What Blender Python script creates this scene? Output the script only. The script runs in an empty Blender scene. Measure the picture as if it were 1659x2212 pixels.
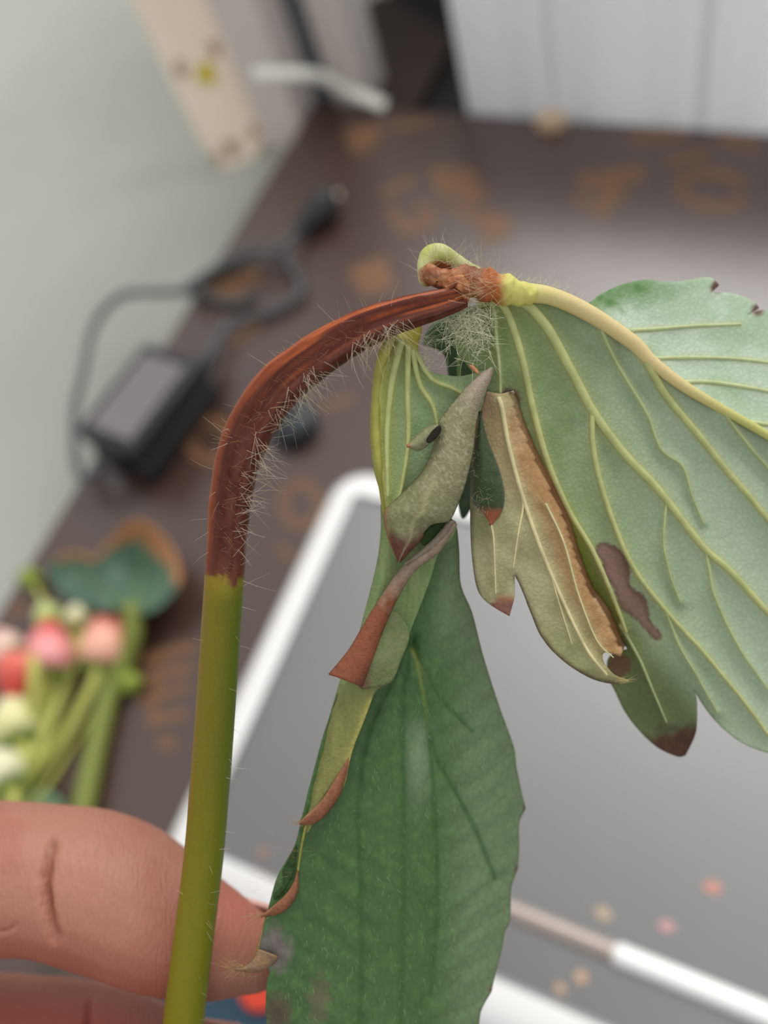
import bpy, math, random
import numpy as np
from mathutils import Vector, Matrix
from mathutils.geometry import delaunay_2d_cdt

random.seed(7)
rng = np.random.default_rng(7)
SC = bpy.context.scene
COL = SC.collection

# ------------------------------------------------------------------ camera
FW, FH, FPX = 1659.0, 2212.0, 1790.0
NAD = (1350.0, 2180.0)          # vanishing point of the vertical in the photograph
ZB = 0.018                      # top of the board above the floor
HC = 0.28                       # lens above the board
CAM = Vector((0, 0, ZB + HC))
_dn = Vector((NAD[0] - FW / 2, -(NAD[1] - FH / 2), -FPX)).normalized()   # down, in camera axes
_zw = -_dn
_tmp = Vector((0, 0, -1)); _tmp = (_tmp - _tmp.dot(_zw) * _zw).normalized()
_xw = _tmp.cross(_zw)
R0 = Matrix((_xw, _tmp, _zw))


def _ray0(px, py):
    return R0 @ Vector((px - FW / 2, -(py - FH / 2), -FPX)) / FPX


def _g(px, py):
    r = _ray0(px, py); return r * (HC / -r.z)


_e = _g(680, 225) - _g(10, 1310)
_yaw = math.atan2(_e.x, _e.y)           # turn the world so that the board's left edge runs along +Y
R = Matrix.Rotation(_yaw, 3, 'Z') @ R0


def ray(px, py):
    return R @ (Vector((px - FW / 2, -(py - FH / 2), -FPX)) / FPX)


def at(px, py, mm):
    """point seen at pixel (px,py), mm millimetres in front of the lens"""
    return CAM + ray(px, py) * (mm * 0.001)


def onz(px, py, z):
    """point on the horizontal plane of height z"""
    r = ray(px, py)
    return CAM + r * ((z - CAM.z) / r.z)


def bp(px, py, dz=0.0):
    return onz(px, py, ZB + dz)


def PXM(mm):                     # metres per photograph pixel at that distance
    return mm * 0.001 / FPX


cd = bpy.data.cameras.new('camera')
cam = bpy.data.objects.new('camera', cd); COL.objects.link(cam)
cam.matrix_world = Matrix.Translation(CAM) @ R.to_4x4()
cd.sensor_fit = 'VERTICAL'; cd.sensor_height = 36.0; cd.sensor_width = 27.0
cd.lens = 36.0 * FPX / FH
cd.clip_start = 0.003; cd.clip_end = 50
cd.dof.use_dof = True
cd.dof.focus_distance = 0.0805
cd.dof.aperture_fstop = cd.lens / 2.45
SC.camera = cam

# ------------------------------------------------------------------ light
wd = bpy.data.worlds.new('overcast'); SC.world = wd; wd.use_nodes = True
nt = wd.node_tree; nt.nodes.clear()
out = nt.nodes.new('ShaderNodeOutputWorld'); bg = nt.nodes.new('ShaderNodeBackground')
tc = nt.nodes.new('ShaderNodeTexCoord'); sp = nt.nodes.new('ShaderNodeSeparateXYZ')
cr = nt.nodes.new('ShaderNodeValToRGB')
nt.links.new(tc.outputs['Generated'], sp.inputs[0]); nt.links.new(sp.outputs['Z'], cr.inputs[0])
cr.color_ramp.elements[0].position = 0.0; cr.color_ramp.elements[0].color = (0.84, 0.84, 0.84, 1)
cr.color_ramp.elements[1].position = 0.9; cr.color_ramp.elements[1].color = (1.0, 1.0, 1.0, 1)
nt.links.new(cr.outputs[0], bg.inputs['Color']); bg.inputs['Strength'].default_value = 0.80
nt.links.new(bg.outputs[0], out.inputs[0])


def sun(direction, strength, angle, color):
    l = bpy.data.lights.new('sun', 'SUN'); l.energy = strength; l.angle = math.radians(angle); l.color = color
    o = bpy.data.objects.new('sun', l); COL.objects.link(o)
    o.rotation_euler = Vector(direction).to_track_quat('-Z', 'Y').to_euler()
    return o


_right = R @ Vector((1, 0, 0)); _fwd = R @ Vector((0, 0, -1)); _fwd.z = 0; _fwd.normalize(); _right.z = 0; _right.normalize()
_s = ray(1860, 600); sun((-_s.x, -_s.y, _s.z * 1.05), 2.4, 40, (1.0, 0.985, 0.96))     # behind the scene to the right, high

vs = SC.view_settings
vs.view_transform = 'Standard'; vs.look = 'None'; vs.gamma = 1.0; vs.use_curve_mapping = False
vs.exposure = 0.0


# ------------------------------------------------------------------ helpers
def lin(c):
    c = np.asarray(c, float) / 255.0
    return np.where(c <= 0.04045, c / 12.92, ((c + 0.055) / 1.055) ** 2.4)


def lin4(c):
    v = lin(c); return (float(v[0]), float(v[1]), float(v[2]), 1.0)


def hash2(ix, iy, s):
    h = np.sin(ix * 127.1 + iy * 311.7 + s * 74.7) * 43758.5453
    return h - np.floor(h)


def vnoise(x, y, s=0.0):
    ix, iy = np.floor(x), np.floor(y); fx, fy = x - ix, y - iy
    fx = fx * fx * (3 - 2 * fx); fy = fy * fy * (3 - 2 * fy)
    a, b = hash2(ix, iy, s), hash2(ix + 1, iy, s); c, d = hash2(ix, iy + 1, s), hash2(ix + 1, iy + 1, s)
    return (a * (1 - fx) + b * fx) * (1 - fy) + (c * (1 - fx) + d * fx) * fy


def fbm(x, y, s=0.0, n=3):
    v = 0; a = 0.5
    for i in range(n):
        v = v + a * vnoise(x * 2 ** i, y * 2 ** i, s + i); a *= 0.5
    return v / (1 - 0.5 ** n)      # 0..1


def sm(a, b, x):
    t = np.clip((x - a) / (b - a + 1e-9), 0, 1); return t * t * (3 - 2 * t)


def mix(c1, c2, t):
    t = np.asarray(t)[..., None]; return c1 * (1 - t) + c2 * t


def dpoly(x, y, pts, closed=False):
    """distance to a polyline and the fraction of its length at the nearest point"""
    P = np.asarray([p[:2] for p in pts], float)
    if closed: P = np.vstack([P, P[:1]])
    seg = np.linalg.norm(np.diff(P, axis=0), axis=1); cum = np.concatenate([[0], np.cumsum(seg)])
    best = np.full(x.shape, 1e9); tt = np.zeros(x.shape)
    for i in range(len(P) - 1):
        d = P[i + 1] - P[i]; L2 = d @ d + 1e-9
        t = np.clip(((x - P[i, 0]) * d[0] + (y - P[i, 1]) * d[1]) / L2, 0, 1)
        q = np.hypot(x - P[i, 0] - t * d[0], y - P[i, 1] - t * d[1])
        m = q < best
        best = np.where(m, q, best); tt = np.where(m, (cum[i] + t * seg[i]) / cum[-1], tt)
    return best, tt


def spline(pts, step=6.0, closed=False):
    """Catmull-Rom through points; a third value of 'c' marks a sharp corner. Any further numbers are interpolated too."""
    corner = [len(p) > 2 and p[-1] == 'c' for p in pts]
    P = [np.array([float(v) for v in p if v != 'c']) for p in pts]
    n = len(P); res = []
    for i in range(n if closed else n - 1):
        p1, p2 = P[i], P[(i + 1) % n]
        p0 = P[i - 1] if (i > 0 or closed) else p1
        p3 = P[(i + 2) % n] if (i + 2 < n or closed) else p2
        m1 = (p2 - p0) * 0.5 if not corner[i] else (p2 - p1)
        m2 = (p3 - p1) * 0.5 if not corner[(i + 1) % n] else (p2 - p1)
        L = np.linalg.norm((p2 - p1)[:2]); k = max(1, int(round(L / step)))
        # keep tangents from overshooting on uneven spacing
        for m in (m1, m2):
            l = np.linalg.norm(m[:2])
            if l > L * 1.2 and l > 0: m *= L * 1.2 / l
        for j in range(k):
            t = j / k; t2, t3 = t * t, t ** 3
            res.append((2 * t3 - 3 * t2 + 1) * p1 + (t3 - 2 * t2 + t) * m1 + (-2 * t3 + 3 * t2) * p2 + (t3 - t2) * m2)
    if not closed: res.append(P[-1])
    return np.array(res)


def resample(c, n):
    c = np.asarray(c, float)
    s = np.concatenate([[0], np.cumsum(np.linalg.norm(np.diff(c[:, :2], axis=0), axis=1))])
    t = np.linspace(0, s[-1], n)
    return np.stack([np.interp(t, s, c[:, k]) for k in range(c.shape[1])], 1)


class MB:
    """collects vertices, faces, colours and uv, then links them as one mesh object"""
    def __init__(s): s.v, s.f, s.c, s.uv, s.mi = [], [], [], [], []

    def add(s, v, f, c=None, uv=None, mi=0):
        b = len(s.v); v = [tuple(p) for p in v]
        s.v += v; s.f += [tuple(b + i for i in q) for q in f]; s.mi += [mi] * len(f)
        if c is None: c = [(0.8, 0.8, 0.8)] * len(v)
        elif np.ndim(c) == 1: c = [tuple(c)] * len(v)
        s.c += [tuple(q[:3]) for q in c]
        s.uv += [tuple(q) for q in uv] if uv is not None else [(p[0] * 10, p[1] * 10) for p in v]
        return s

    def build(s, name, mats, parent=None, smooth=True, thick=0.0, label=None):
        me = bpy.data.meshes.new(name); me.from_pydata(s.v, [], s.f)
        if not isinstance(mats, (list, tuple)): mats = [mats]
        for m in mats: me.materials.append(m)
        ca = me.color_attributes.new('col', 'FLOAT_COLOR', 'POINT')
        a = np.ones((len(s.v), 4), np.float32); a[:, :3] = np.array(s.c, np.float32).reshape(-1, 3)
        ca.data.foreach_set('color', a.ravel())
        ul = me.uv_layers.new(name='uv')
        li = np.zeros(len(me.loops), np.int32); me.loops.foreach_get('vertex_index', li)
        ul.data.foreach_set('uv', np.array(s.uv, np.float32)[li].ravel())
        if any(s.mi): me.polygons.foreach_set('material_index', np.array(s.mi, np.int32))
        if smooth: me.polygons.foreach_set('use_smooth', [True] * len(me.polygons))
        me.update(); me.validate()
        o = bpy.data.objects.new(name, me); COL.objects.link(o)
        if parent is not None:
            o.parent = parent; o.matrix_parent_inverse = world(parent).inverted()
        if thick:
            md = o.modifiers.new('thickness', 'SOLIDIFY'); md.thickness = thick; md.offset = -1
            if len(mats) > 1: md.material_offset = 1; md.material_offset_rim = 0
        if label: o['label'] = label
        return o


def world(o):
    m = Matrix.LocRotScale(o.location, o.rotation_euler, o.scale)
    return m if o.parent is None else world(o.parent) @ o.matrix_parent_inverse @ m


def tag(o, label, cat, group=None, kind=None):
    o['label'] = label; o['category'] = cat
    if group: o['group'] = group
    if kind: o['kind'] = kind
    return o


def empty(name, loc, label, cat, group=None):
    o = bpy.data.objects.new(name, None); COL.objects.link(o); o.location = loc
    o.empty_display_size = 0.01
    return tag(o, label, cat, group)


# ---- shapes
def tube(path, radii, n=10, cap=True, squash=None):
    """tube round world points; parallel transported frame. returns verts, faces"""
    P = [Vector(p) for p in path]; m = len(P)
    if np.ndim(radii) == 0: radii = [radii] * m
    T = [(P[min(i + 1, m - 1)] - P[max(i - 1, 0)]).normalized() for i in range(m)]
    u = T[0].orthogonal().normalized(); v = []; f = []
    for i in range(m):
        u = (u - u.dot(T[i]) * T[i]).normalized(); w = T[i].cross(u)
        for k in range(n):
            a = 2 * math.pi * k / n
            v.append(P[i] + (u * math.cos(a) + w * math.sin(a)) * radii[i])
    for i in range(m - 1):
        for k in range(n):
            k2 = (k + 1) % n
            f.append((i * n + k, i * n + k2, (i + 1) * n + k2, (i + 1) * n + k))
    if cap:
        f.append(tuple(range(n - 1, -1, -1))); f.append(tuple((m - 1) * n + k for k in range(n)))
    return v, f


def rtube(path, r, n=10):
    """tube with rounded ends"""
    P = [Vector(p) for p in path]
    rr = list(r) if np.ndim(r) else [r] * len(P)
    a, b = (P[0] - P[1]).normalized(), (P[-1] - P[-2]).normalized()
    pre, post, r1, r2 = [], [], [], []
    for t in (0.97, 0.85, 0.6, 0.3):
        pre.append(P[0] + a * rr[0] * t); r1.append(rr[0] * math.sqrt(1 - t * t))
    for t in (0.3, 0.6, 0.85, 0.97):
        post.append(P[-1] + b * rr[-1] * t); r2.append(rr[-1] * math.sqrt(1 - t * t))
    return tube(pre + P + post, r1 + rr + r2, n)


def box(x0, x1, y0, y1, z0, z1, M=None, r=0.0, seg=3):
    """box with rounded edges (r), optional matrix"""
    import bmesh
    bm = bmesh.new(); bmesh.ops.create_cube(bm, size=1)
    for q in bm.verts:
        q.co = Vector(((x0 + x1) / 2 + q.co.x * (x1 - x0), (y0 + y1) / 2 + q.co.y * (y1 - y0), (z0 + z1) / 2 + q.co.z * (z1 - z0)))
    if r > 0: bmesh.ops.bevel(bm, geom=bm.edges[:], offset=r, segments=seg, profile=0.5, affect='EDGES')
    bm.verts.index_update()
    v = [(M @ q.co if M else q.co.copy()) for q in bm.verts]; f = [tuple(q.index for q in p.verts) for p in bm.faces]
    bm.free(); return v, f


def prism(poly, z0, z1):
    n = len(poly); v = [(p[0], p[1], z0) for p in poly] + [(p[0], p[1], z1) for p in poly]
    f = [tuple(range(n - 1, -1, -1)), tuple(range(n, 2 * n))] + [(i, (i + 1) % n, n + (i + 1) % n, n + i) for i in range(n)]
    return v, f


def lathe(profile, n=20):
    """profile: (z, r) -> closed body along z"""
    v, f = [], []
    for z, r in profile:
        for k in range(n):
            a = 2 * math.pi * k / n; v.append((r * math.cos(a), r * math.sin(a), z))
    m = len(profile)
    for i in range(m - 1):
        for k in range(n):
            k2 = (k + 1) % n; f.append((i * n + k, i * n + k2, (i + 1) * n + k2, (i + 1) * n + k))
    f.append(tuple(range(n - 1, -1, -1))); f.append(tuple((m - 1) * n + k for k in range(n)))
    return v, f


def pxuv(x, y): return np.stack([np.asarray(x) / 1000.0, -np.asarray(y) / 1000.0], 1)


def sheet(mb, outline, depth, colour, gap=6.0, mi=0, place=None):
    """a blade of leaf: an outline (pixels), a depth field (mm) and a colour field, meshed finely"""
    o = spline(outline, gap, closed=True)
    x0, y0 = o.min(0)[:2]; x1, y1 = o.max(0)[:2]
    gx, gy = np.meshgrid(np.arange(x0, x1, gap), np.arange(y0, y1, gap * 0.87))
    gx = gx + (np.arange(gx.shape[0]) % 2)[:, None] * gap * 0.5
    gx, gy = gx.ravel(), gy.ravel()
    # inside test
    ins = np.zeros(gx.shape, bool); j = len(o) - 1
    for i in range(len(o)):
        xi, yi, xj, yj = o[i, 0], o[i, 1], o[j, 0], o[j, 1]
        c = ((yi > gy) != (yj > gy)) & (gx < (xj - xi) * (gy - yi) / (yj - yi + 1e-12) + xi)
        ins ^= c; j = i
    gx, gy = gx[ins], gy[ins]
    d, _ = dpoly(gx, gy, o, True); k = d > gap * 0.55
    gx, gy = gx[k], gy[k]
    pts = [Vector((a, b)) for a, b in o[:, :2]] + [Vector((a, b)) for a, b in zip(gx, gy)]
    n = len(o)
    v2, _, f2, _, _, _ = delaunay_2d_cdt(pts, [(i, (i + 1) % n) for i in range(n)], [list(range(n))], 1, 1e-4)
    X = np.array([p.x for p in v2]); Y = np.array([p.y for p in v2])
    Z = depth(X, Y); C = colour(X, Y)
    if place is None: V = [at(a, b, z) for a, b, z in zip(X, Y, Z)]
    else: V = [place(a, b, z) for a, b, z in zip(X, Y, Z)]
    # faces turned to the lens
    F = []
    for q in f2:
        a, b, c = [v2[i] for i in q[:3]]
        if (b.x - a.x) * (c.y - a.y) - (b.y - a.y) * (c.x - a.x) > 0: q = q[::-1]
        F.append(tuple(q))
    mb.add(V, F, C, pxuv(X, Y), mi)
    return o


def loft(mb, left, right, nu, nv, zl, zr, bulge, colour, mi=0, wrap=0.5, tilt=None):
    """a curled strip between two edge curves (pixels), bulging towards the lens by bulge mm (function of v or number)"""
    A, B = resample(spline(left, 4), nv), resample(spline(right, 4), nv)
    X = np.zeros((nv, nu)); Y = X.copy(); Z = X.copy(); U = X.copy(); Vv = X.copy()
    for j in range(nv):
        v = j / (nv - 1)
        b = bulge(v) if callable(bulge) else bulge
        z0 = zl(v) if callable(zl) else zl; z1 = zr(v) if callable(zr) else zr
        for i in range(nu):
            u = i / (nu - 1)
            s = 0.5 - 0.5 * math.cos(math.pi * u)          # even along an arc
            t = u * (1 - wrap) + s * wrap
            X[j, i] = A[j, 0] * (1 - t) + B[j, 0] * t; Y[j, i] = A[j, 1] * (1 - t) + B[j, 1] * t
            Z[j, i] = z0 * (1 - t) + z1 * t - b * max(math.sin(math.pi * u), 0) ** 0.7
            U[j, i] = u; Vv[j, i] = v
    x, y = X.ravel(), Y.ravel()
    C = colour(x, y, U.ravel(), Vv.ravel())
    V = [at(a, b, z) for a, b, z in zip(x, y, Z.ravel())]
    F = [(j * nu + i, (j + 1) * nu + i, (j + 1) * nu + i + 1, j * nu + i + 1) for j in range(nv - 1) for i in range(nu - 1)]
    # turn to the lens
    p = [V[k] for k in F[len(F) // 2]]
    if (p[1] - p[0]).cross(p[2] - p[0]).dot(CAM - p[0]) < 0: F = [q[::-1] for q in F]
    mb.add(V, F, C, pxuv(x, y), mi)


# ---- materials
def new_mat(name):
    m = bpy.data.materials.new(name); m.use_nodes = True
    nt = m.node_tree; b = nt.nodes['Principled BSDF']
    return m, nt, b


def N(nt, t, **kw):
    n = nt.nodes.new(t)
    for k, v in kw.items():
        if k.startswith('_'): setattr(n, k[1:], v)
        else: n.inputs[k.replace('__', ' ')].default_value = v
    return n


def plain(name, rgb, rough=0.5, metal=0.0, noise=0.12, scale=120.0, bump=0.0, bscale=400.0, spec=0.5, coat=0.0):
    m, nt, b = new_mat(name)
    tcn = N(nt, 'ShaderNodeTexCoord'); nz = N(nt, 'ShaderNodeTexNoise', Scale=scale, Detail=4.0)
    nt.links.new(tcn.outputs['Object'], nz.inputs['Vector'])
    mr = N(nt, 'ShaderNodeMapRange'); mr.inputs['To Min'].default_value = 1 - noise; mr.inputs['To Max'].default_value = 1 + noise
    nt.links.new(nz.outputs['Fac'], mr.inputs['Value'])
    mx = N(nt, 'ShaderNodeVectorMath', _operation='SCALE'); mx.inputs[0].default_value = lin4(rgb)[:3]
    nt.links.new(mr.outputs[0], mx.inputs['Scale']); nt.links.new(mx.outputs[0], b.inputs['Base Color'])
    b.inputs['Roughness'].default_value = rough; b.inputs['Metallic'].default_value = metal
    b.inputs['Specular IOR Level'].default_value = spec; b.inputs['Coat Weight'].default_value = coat
    if bump:
        n2 = N(nt, 'ShaderNodeTexNoise', Scale=bscale, Detail=3.0); nt.links.new(tcn.outputs['Object'], n2.inputs['Vector'])
        bu = N(nt, 'ShaderNodeBump', Strength=bump, Distance=0.001)
        nt.links.new(n2.outputs['Fac'], bu.inputs['Height']); nt.links.new(bu.outputs[0], b.inputs['Normal'])
    return m


def painted(name, rough=0.5, spec=0.4, bump=0.3, cells=70.0, dist=0.0003, transl=0.0, veincol=0.0, tex='cells', stretch=(1, 1), grain=0.08, sss=0.0, sheen=0.0, tint=(0.62, 0.8, 0.25), coat=0.0):
    """colour from the vertex colours, fine relief from procedural textures in uv (1 uv = 1000 photograph pixels)"""
    m, nt, b = new_mat(name); L = nt.links
    at_ = N(nt, 'ShaderNodeVertexColor'); at_.layer_name = 'col'
    uv = N(nt, 'ShaderNodeUVMap'); uv.uv_map = 'uv'
    mp = N(nt, 'ShaderNodeMapping'); mp.inputs['Scale'].default_value = (stretch[0], stretch[1], 1)
    L.new(uv.outputs[0], mp.inputs[0])
    wob = N(nt, 'ShaderNodeTexNoise', Scale=25.0, Detail=2.0); L.new(mp.outputs[0], wob.inputs['Vector'])
    add = N(nt, 'ShaderNodeVectorMath', _operation='MULTIPLY_ADD'); L.new(wob.outputs['Color'], add.inputs[0])
    add.inputs[1].default_value = (0.02, 0.02, 0); L.new(mp.outputs[0], add.inputs[2])
    if tex == 'cells':
        vo = N(nt, 'ShaderNodeTexVoronoi', Scale=cells); vo.feature = 'DISTANCE_TO_EDGE'
        L.new(add.outputs[0], vo.inputs['Vector'])
        rp = N(nt, 'ShaderNodeMapRange'); rp.inputs['From Max'].default_value = 0.22; L.new(vo.outputs['Distance'], rp.inputs['Value'])
        h = rp.outputs[0]
    else:
        vo = N(nt, 'ShaderNodeTexNoise', Scale=cells, Detail=4.0); L.new(add.outputs[0], vo.inputs['Vector']); h = vo.outputs['Fac']
    nz = N(nt, 'ShaderNodeTexNoise', Scale=140.0, Detail=3.0); L.new(uv.outputs[0], nz.inputs['Vector'])
    mr = N(nt, 'ShaderNodeMapRange'); mr.inputs['To Min'].default_value = 1 - grain * 1.6; mr.inputs['To Max'].default_value = 1 + grain * 1.6
    L.new(nz.outputs['Fac'], mr.inputs['Value'])
    c = N(nt, 'ShaderNodeVectorMath', _operation='SCALE'); L.new(at_.outputs['Color'], c.inputs[0]); L.new(mr.outputs[0], c.inputs['Scale'])
    colout = c.outputs[0]
    if veincol:
        k = N(nt, 'ShaderNodeMapRange'); k.inputs['To Min'].default_value = 1 + veincol; k.inputs['To Max'].default_value = 1.0
        L.new(h, k.inputs['Value'])
        c2 = N(nt, 'ShaderNodeVectorMath', _operation='SCALE'); L.new(colout, c2.inputs[0]); L.new(k.outputs[0], c2.inputs['Scale'])
        colout = c2.outputs[0]
    L.new(colout, b.inputs['Base Color'])
    b.inputs['Roughness'].default_value = rough; b.inputs['Specular IOR Level'].default_value = spec
    b.inputs['Coat Weight'].default_value = coat; b.inputs['Coat Roughness'].default_value = 0.3
    if sss:
        b.inputs['Subsurface Weight'].default_value = sss; b.inputs['Subsurface Radius'].default_value = (1.0, 0.35, 0.2); b.inputs['Subsurface Scale'].default_value = 0.002
    if sheen:
        b.inputs['Sheen Weight'].default_value = sheen; b.inputs['Sheen Roughness'].default_value = 0.5
    if bump:
        bu = N(nt, 'ShaderNodeBump', Strength=bump, Distance=dist); L.new(h, bu.inputs['Height'])
        b2 = N(nt, 'ShaderNodeBump', Strength=bump * 0.5, Distance=dist * 0.5); L.new(nz.outputs['Fac'], b2.inputs['Height']); L.new(bu.outputs[0], b2.inputs['Normal'])
        L.new(b2.outputs[0], b.inputs['Normal'])
    if transl:
        tr = N(nt, 'ShaderNodeBsdfTranslucent')
        t2 = N(nt, 'ShaderNodeMix', _data_type='RGBA', _blend_type='MULTIPLY'); t2.inputs['Factor'].default_value = 0.5
        L.new(colout, t2.inputs['A']); t2.inputs['B'].default_value = (*tint, 1); L.new(t2.outputs['Result'], tr.inputs['Color'])
        ms = N(nt, 'ShaderNodeMixShader'); ms.inputs[0].default_value = transl
        o = nt.nodes['Material Output']; L.new(b.outputs[0], ms.inputs[1]); L.new(tr.outputs[0], ms.inputs[2]); L.new(ms.outputs[0], o.inputs['Surface'])
    return m


M_under = painted('leaf_underside', rough=0.65, spec=0.25, bump=0.3, cells=85, dist=0.0001, transl=0.3, veincol=-0.09, sheen=0.15)
M_upper = painted('leaf_upper_side', rough=0.5, spec=0.45, bump=0.22, cells=45, dist=0.00012, transl=0.18, veincol=-0.12, stretch=(1.25, 0.8), sheen=0.1)
M_dry = painted('dry_leaf', rough=0.7, spec=0.25, bump=0.28, cells=110, dist=0.0001, transl=0.15, veincol=0.08, grain=0.14, tint=(0.9, 0.7, 0.4))
M_stem = painted('stalk', rough=0.5, spec=0.3, bump=0.25, cells=40, dist=0.0002, tex='noise', stretch=(4, 0.5), grain=0.07, transl=0.0)
M_vein = painted('vein', rough=0.6, spec=0.3, bump=0.15, cells=60, tex='noise', grain=0.05, transl=0.12)
M_hair = painted('hair', rough=0.5, spec=0.4, bump=0.0, grain=0.0, transl=0.3, tint=(1, 1, 1))
M_skin = painted('skin', rough=0.5, spec=0.4, bump=0.6, cells=70, dist=0.00030, tex='noise', stretch=(2.6, 0.5), grain=0.05, sss=0.25)
M_berry = painted('strawberry_skin', rough=0.35, spec=0.5, bump=0.0, grain=0.04, sss=0.2)
M_green = painted('green_stalk', rough=0.5, spec=0.4, bump=0.1, tex='noise', grain=0.08)

# ------------------------------------------------------------------ the setting: floor, board, panel, post
M_floor = plain('pale_concrete', (166, 168, 160), rough=0.85, noise=0.10, scale=14, bump=0.4, bscale=300)
v, f = prism([(-2.5, -2.0), (2.5, -2.0), (2.5, 3.0), (-2.5, 3.0)], -0.05, 0.0)
fl = MB().add(v, f).build('floor', M_floor, smooth=False); fl['kind'] = 'structure'; fl['label'] = 'pale grey concrete floor'

XL = bp(680, 225).x                       # left edge of the board
c0, c1 = bp(690, 226), bp(1659, 290)
far = lambda x: c0.y + (c1.y - c0.y) * (x - c0.x) / (c1.x - c0.x)
XR, YN = 0.55, -0.42
M_board = plain('brown_film_faced_board', (70, 49, 41), rough=0.32, noise=0.10, scale=22, bump=0.05, bscale=140, spec=0.6)
M_board.node_tree.nodes['Principled BSDF'].inputs['IOR'].default_value = 1.72
M_ply = plain('plywood_edge', (120, 92, 70), rough=0.8, noise=0.2, scale=60)
board = empty('plywood_board', (0, 0.1, 0), 'dark brown film-faced plywood board with worn orange stencil print, lying on the floor', 'board')
v, f = prism([(XL, YN), (XR, YN), (XR, far(XR)), (XL, far(XL))], 0.0, ZB - 0.0012)
MB().add(v, f).build('plywood_core', M_ply, board, smooth=False)
v, f = prism([(XL - 0.0004, YN), (XR, YN), (XR, far(XR)), (XL - 0.0004, far(XL))], ZB - 0.0012, ZB)
MB().add(v, f).build('film_face', M_board, board, smooth=False)

M_print = plain('worn_orange_print', (122, 86, 56), rough=0.45, noise=0.25, scale=160)


_pz = 0


def stroke(mb, a, b, w):
    """one printed stroke on the board, from pixel a to pixel b, w pixels wide"""
    global _pz
    _pz = (_pz + 1) % 12; hz = 0.00008 + _pz * 0.00003
    a, b = Vector(a), Vector(b); n = (b - a).orthogonal().normalized() * w / 2
    q = [bp(*(a + n), hz), bp(*(b + n), hz), bp(*(b - n), hz), bp(*(a - n), hz)]
    lo = [Vector((p.x, p.y, ZB)) for p in q]
    mb.add(q + lo, [(0, 1, 2, 3), (4, 7, 6, 5), (0, 4, 5, 1), (1, 5, 6, 2), (2, 6, 7, 3), (3, 7, 4, 0)])


def arc(mb, c, rx, ry, a0, a1, w, rot=0.0, n=14):
    P = []
    for i in range(n + 1):
        a = math.radians(a0 + (a1 - a0) * i / n); x, y = rx * math.cos(a), ry * math.sin(a)
        P.append((c[0] + x * math.cos(rot) - y * math.sin(rot), c[1] + x * math.sin(rot) + y * math.cos(rot)))
    for p, q in zip(P[:-1], P[1:]): stroke(mb, p, q, w)


def print_mark(strokes=(), arcs=()):
    mb = MB()
    for s in strokes: stroke(mb, *s)
    for a in arcs: arc(mb, *a)
    mb.build('stencil_print', M_print, board, smooth=False)['kind'] = 'stuff'


print_mark([((930, 372), (1030, 385), 34), ((940, 405), (1050, 420), 30), ((985, 370), (1020, 450), 26), ((1030, 470), (1100, 490), 40), ((960, 440), (1080, 505), 16)])
print_mark([((830, 420), (895, 385), 18), ((840, 450), (880, 500), 20), ((870, 500), (940, 470), 26), ((895, 440), (935, 455), 16), ((1040, 520), (1100, 495), 22)])
print_mark([((750, 300), (820, 285), 36), ((760, 322), (800, 312), 24), ((840, 275), (930, 262), 12)])
print_mark([((760, 600), (840, 575), 46), ((780, 630), (850, 610), 24)])
print_mark([((1250, 395), (1390, 372), 34), ((1290, 430), (1350, 420), 30), ((1240, 425), (1300, 460), 16), ((1330, 385), (1300, 470), 24)])
print_mark([((1360, 300), (1480, 290), 20), ((1440, 350), (1530, 330), 18), ((1550, 300), (1640, 318), 20)], [((1540, 410), 75, 36, 20, 330, 22, 0.1)])
print_mark([], [((650, 1090), 40, 46, 0, 360, 18)])
print_mark([], [((455, 950), 46, 44, 0, 360, 26)])
print_mark([((500, 740), (560, 700), 18), ((450, 640), (560, 590), 36), ((470, 600), (520, 640), 22), ((580, 800), (650, 770), 20)])
print_mark([((300, 1430), (420, 1395), 26), ((310, 1470), (415, 1440), 22), ((300, 1520), (410, 1480), 20), ((320, 1560), (400, 1540), 22), ((345, 1600), (375, 1610), 26), ((350, 1400), (330, 1560), 16)])
print_mark([((20, 1330), (60, 1300), 20), ((100, 1600), (140, 1580), 22)])
print_mark([((700, 880), (760, 860), 14), ((600, 1180), (640, 1210), 16)])

# ribbed white panel standing on the far edge
M_pvc = plain('white_plastic_panel', (240, 241, 245), rough=0.42, noise=0.02, scale=30)
_n = M_pvc.node_tree; _t = _n.nodes.new('ShaderNodeBsdfTranslucent'); _t.inputs[0].default_value = (0.95, 0.955, 0.96, 1)
_m = _n.nodes.new('ShaderNodeMixShader'); _m.inputs[0].default_value = 0.62
_n.links.new(_n.nodes['Principled BSDF'].outputs[0], _m.inputs[1]); _n.links.new(_t.outputs[0], _m.inputs[2]); _n.links.new(_m.outputs[0], _n.nodes['Material Output'].inputs['Surface'])
panel = empty('ribbed_crate', onz(1300, 268, 0), 'low white plastic crate with ribbed upright front along the far board edge', 'crate')
WH = 0.112
PA = math.atan2(c1.y - c0.y, c1.x - c0.x)
edges = [bp(q, y).x for q, y in ((992, 241), (1136, 251), (1262, 261), (1437, 274), (1587, 286))]
w_ = edges[4] - edges[3]
while edges[-1] < 0.5: edges.append(edges[-1] + w_)
PM = Matrix.Translation((0, 0, 0))
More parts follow.
